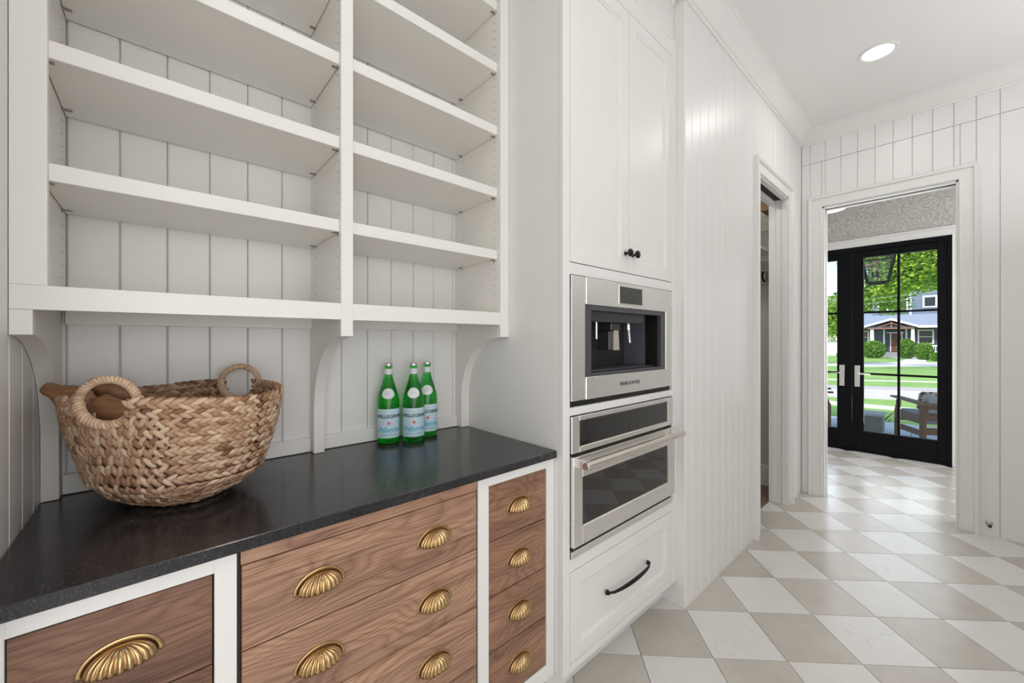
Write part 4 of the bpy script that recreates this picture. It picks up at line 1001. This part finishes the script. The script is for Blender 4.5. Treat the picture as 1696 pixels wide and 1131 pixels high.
# house across the street
SID, t, p = new_mat('dark_blue_siding'); p.inputs['Roughness'].default_value = .7; p.inputs['Base Color'].default_value = (.045, .06, .085, 1)
SID2 = mat('grey_blue_siding', (.12, .16, .22), .7); ROOF = mat('blue_grey_shingle', (.20, .25, .32), .8, bump=.5, bscale=6); HTRIM = mat('house_white_trim', (.75, .75, .74), .6); DRED = mat('brown_house_door', (.13, .035, .02), .5); BEAM = mat('brown_beam', (.22, .10, .07), .6); WING = mat('window_glass', (.03, .04, .05), .1)
hs = thing('house', (60, 3, GZ), 'dark grey-blue house with gabled porch and white columns across the street', 'house')
HX = 57.0
bm = B(); abox(bm, HX+2, HX+12, -8, 7.6, GZ, 2.6); obj('wall', bm, SID, hs)
bm = B(); abox(bm, HX+5, HX+12, -6, 6.2, 2.6, 6.6); obj('upper_wall', bm, SID2, hs)
bm = B(); prism(bm, [(HX+.6, 2.55), (HX+.6, 2.70), (HX+6, 4.4), (HX+12, 4.4), (HX+12, 2.55)], 1, -9, 8.1); obj('roof', bm, ROOF, hs)
bm = B(); abox(bm, HX+.5, HX+.62, -9, 2.35, 2.50, 2.74); abox(bm, HX+.5, HX+.62, 6.3, 8.1, 2.50, 2.74); obj('fascia', bm, HTRIM, hs)
bm = B(); prism(bm, [(6.55, 2.52), (6.55, 2.70), (4.24, 3.52), (2.25, 2.72), (2.25, 2.54), (4.24, 3.30)], 0, HX-.2, HX-.02)
obj('gable_trim', bm, HTRIM, hs)
bm = B(); prism(bm, [(6.5, 2.71), (4.24, 3.53), (2.3, 2.73), (2.3, 2.6), (4.24, 3.4), (6.5, 2.6)], 0, HX-.19, HX+4); obj('gable_roof', bm, ROOF, hs)
bm = B(); abox(bm, HX-.05, HX+.1, 2.6, 6.1, 2.40, 2.53); abox(bm, HX-.05, HX+.1, 4.19, 4.29, 2.53, 3.25); tube(bm, [(HX, 3.2, 2.55), (HX, 4.2, 3.0)], .06, 6); tube(bm, [(HX, 5.3, 2.55), (HX, 4.3, 3.0)], .06, 6); obj('beam', bm, BEAM, hs)
for (ya, yb_) in ((5.57, 5.93), (2.51, 2.83)):
    c = (ya+yb_)/2; bm = B(); w0, w1 = (yb_-ya)/2, (yb_-ya)/2*.7; A_ = [bm.verts.new((HX+dx*w0+.2, c+dy*w0, .3)) for dx, dy in ((-1, -1), (1, -1), (1, 1), (-1, 1))]; B_ = [bm.verts.new((HX+dx*w1+.2, c+dy*w1, 2.4)) for dx, dy in ((-1, -1), (1, -1), (1, 1), (-1, 1))]
    for i in range(4): bm.faces.new((A_[i], A_[(i+1) % 4], B_[(i+1) % 4], B_[i]))
    bm.faces.new(A_[::-1]); bm.faces.new(B_); obj('column', bm, HTRIM, hs)
    bm = B(); abox(bm, HX-.05, HX+.5, c-.28, c+.28, GZ, .3); obj('column_base', bm, SID2, hs)
for (ya, yb_, z0, z1) in ((4.88, 5.02, 0, 2.4), (3.16, 3.30, 0, 2.4)):
    box('post', HX+1.8, HX+1.95, ya, yb_, z0, z1, HTRIM, hs)
box('porch_slab', HX-.3, HX+2, 2.4, 6.2, GZ, -.05, mat('grey_porch', (.22, .23, .25), .8), hs)
bm = B(); abox(bm, HX+1.85, HX+2, 3.45, 4.75, 1.98, 2.08); abox(bm, HX+1.85, HX+2, 4.40, 4.48, 0, 2.0); abox(bm, HX+1.85, HX+2, 3.52, 3.60, 0, 2.0); obj('door_surround', bm, HTRIM, hs)
dr = box('front_door', HX+1.9, HX+1.99, 3.62, 4.38, 0, 1.98, DRED, hs)
bm = B(); tube(bm, [(HX+1.87, 4.0+.17*math.cos(a*PI/6), 1.45+.17*math.sin(a*PI/6)) for a in range(12)], .03, 6, closed=True); obj('wreath', bm, LF2, dr)
for (ya, yb_, z0, z1) in ((1.35, 2.28, .95, 2.2), (-1.2, .3, .95, 2.2), (6.3, 7.0, .95, 2.15)):
    f = box('window', HX+1.88, HX+2.0, ya-.12, yb_+.12, z0-.12, z1+.12, HTRIM, hs); box('pane', HX+1.86, HX+1.9, ya, yb_, z0, (z0+z1)/2-.03, WING, f); box('pane', HX+1.86, HX+1.9, ya, yb_, (z0+z1)/2+.03, z1, WING, f)
for (ya, yb_, z0, z1) in ((1.2, 2.0, 4.9, 5.9), (3.4, 4.4, 4.5, 5.7), (5.0, 5.6, 4.5, 5.7)):
    f = box('window', HX+4.88, HX+5.0, ya-.15, yb_+.15, z0-.15, z1+.15, HTRIM, hs); box('pane', HX+4.86, HX+4.9, ya, yb_, z0, z1, WING, f)
box('corner_board', HX+4.9, HX+5, 3.0, 3.16, 3.6, 6.6, HTRIM, hs)
bm = B(); abox(bm, HX+.3, HX+.42, -3, 2.1, .62, .74); abox(bm, HX+.3, HX+.4, -3, 2.1, .02, .1)
y = -3
while y < 2.1: abox(bm, HX+.32, HX+.38, y, y+.05, .1, .62); y += .14
obj('railing', bm, HTRIM, hs)
nb = thing('white_outbuilding', (62, 9, GZ), 'white low building far left across the street', 'building')
bm = B(); abox(bm, 60, 66, 8.2, 14, GZ, 1.2); obj('wall', bm, HTRIM, nb); bm = B(); prism(bm, [(59.7, 1.2), (63, 1.7), (66.3, 1.2)], 1, 8, 14.2); obj('roof', bm, HTRIM, nb)
for k, (z, dz) in enumerate(((3.25, .0), (3.05, -.02))):
    bm = B(); tube(bm, [(25, 12+0*k, z-.15), (25, 6, z-.12+dz), (25, 2.8, z-.05+dz), (25, .5, z+.12+dz), (25, -6, z+.8)], .009, 5)
    obj('utility_wire', bm, mat('wire_grey', (.32, .36, .30), .6), label=('upper' if k == 0 else 'lower') + ' thin utility wire crossing before the green tree', cat='wire')
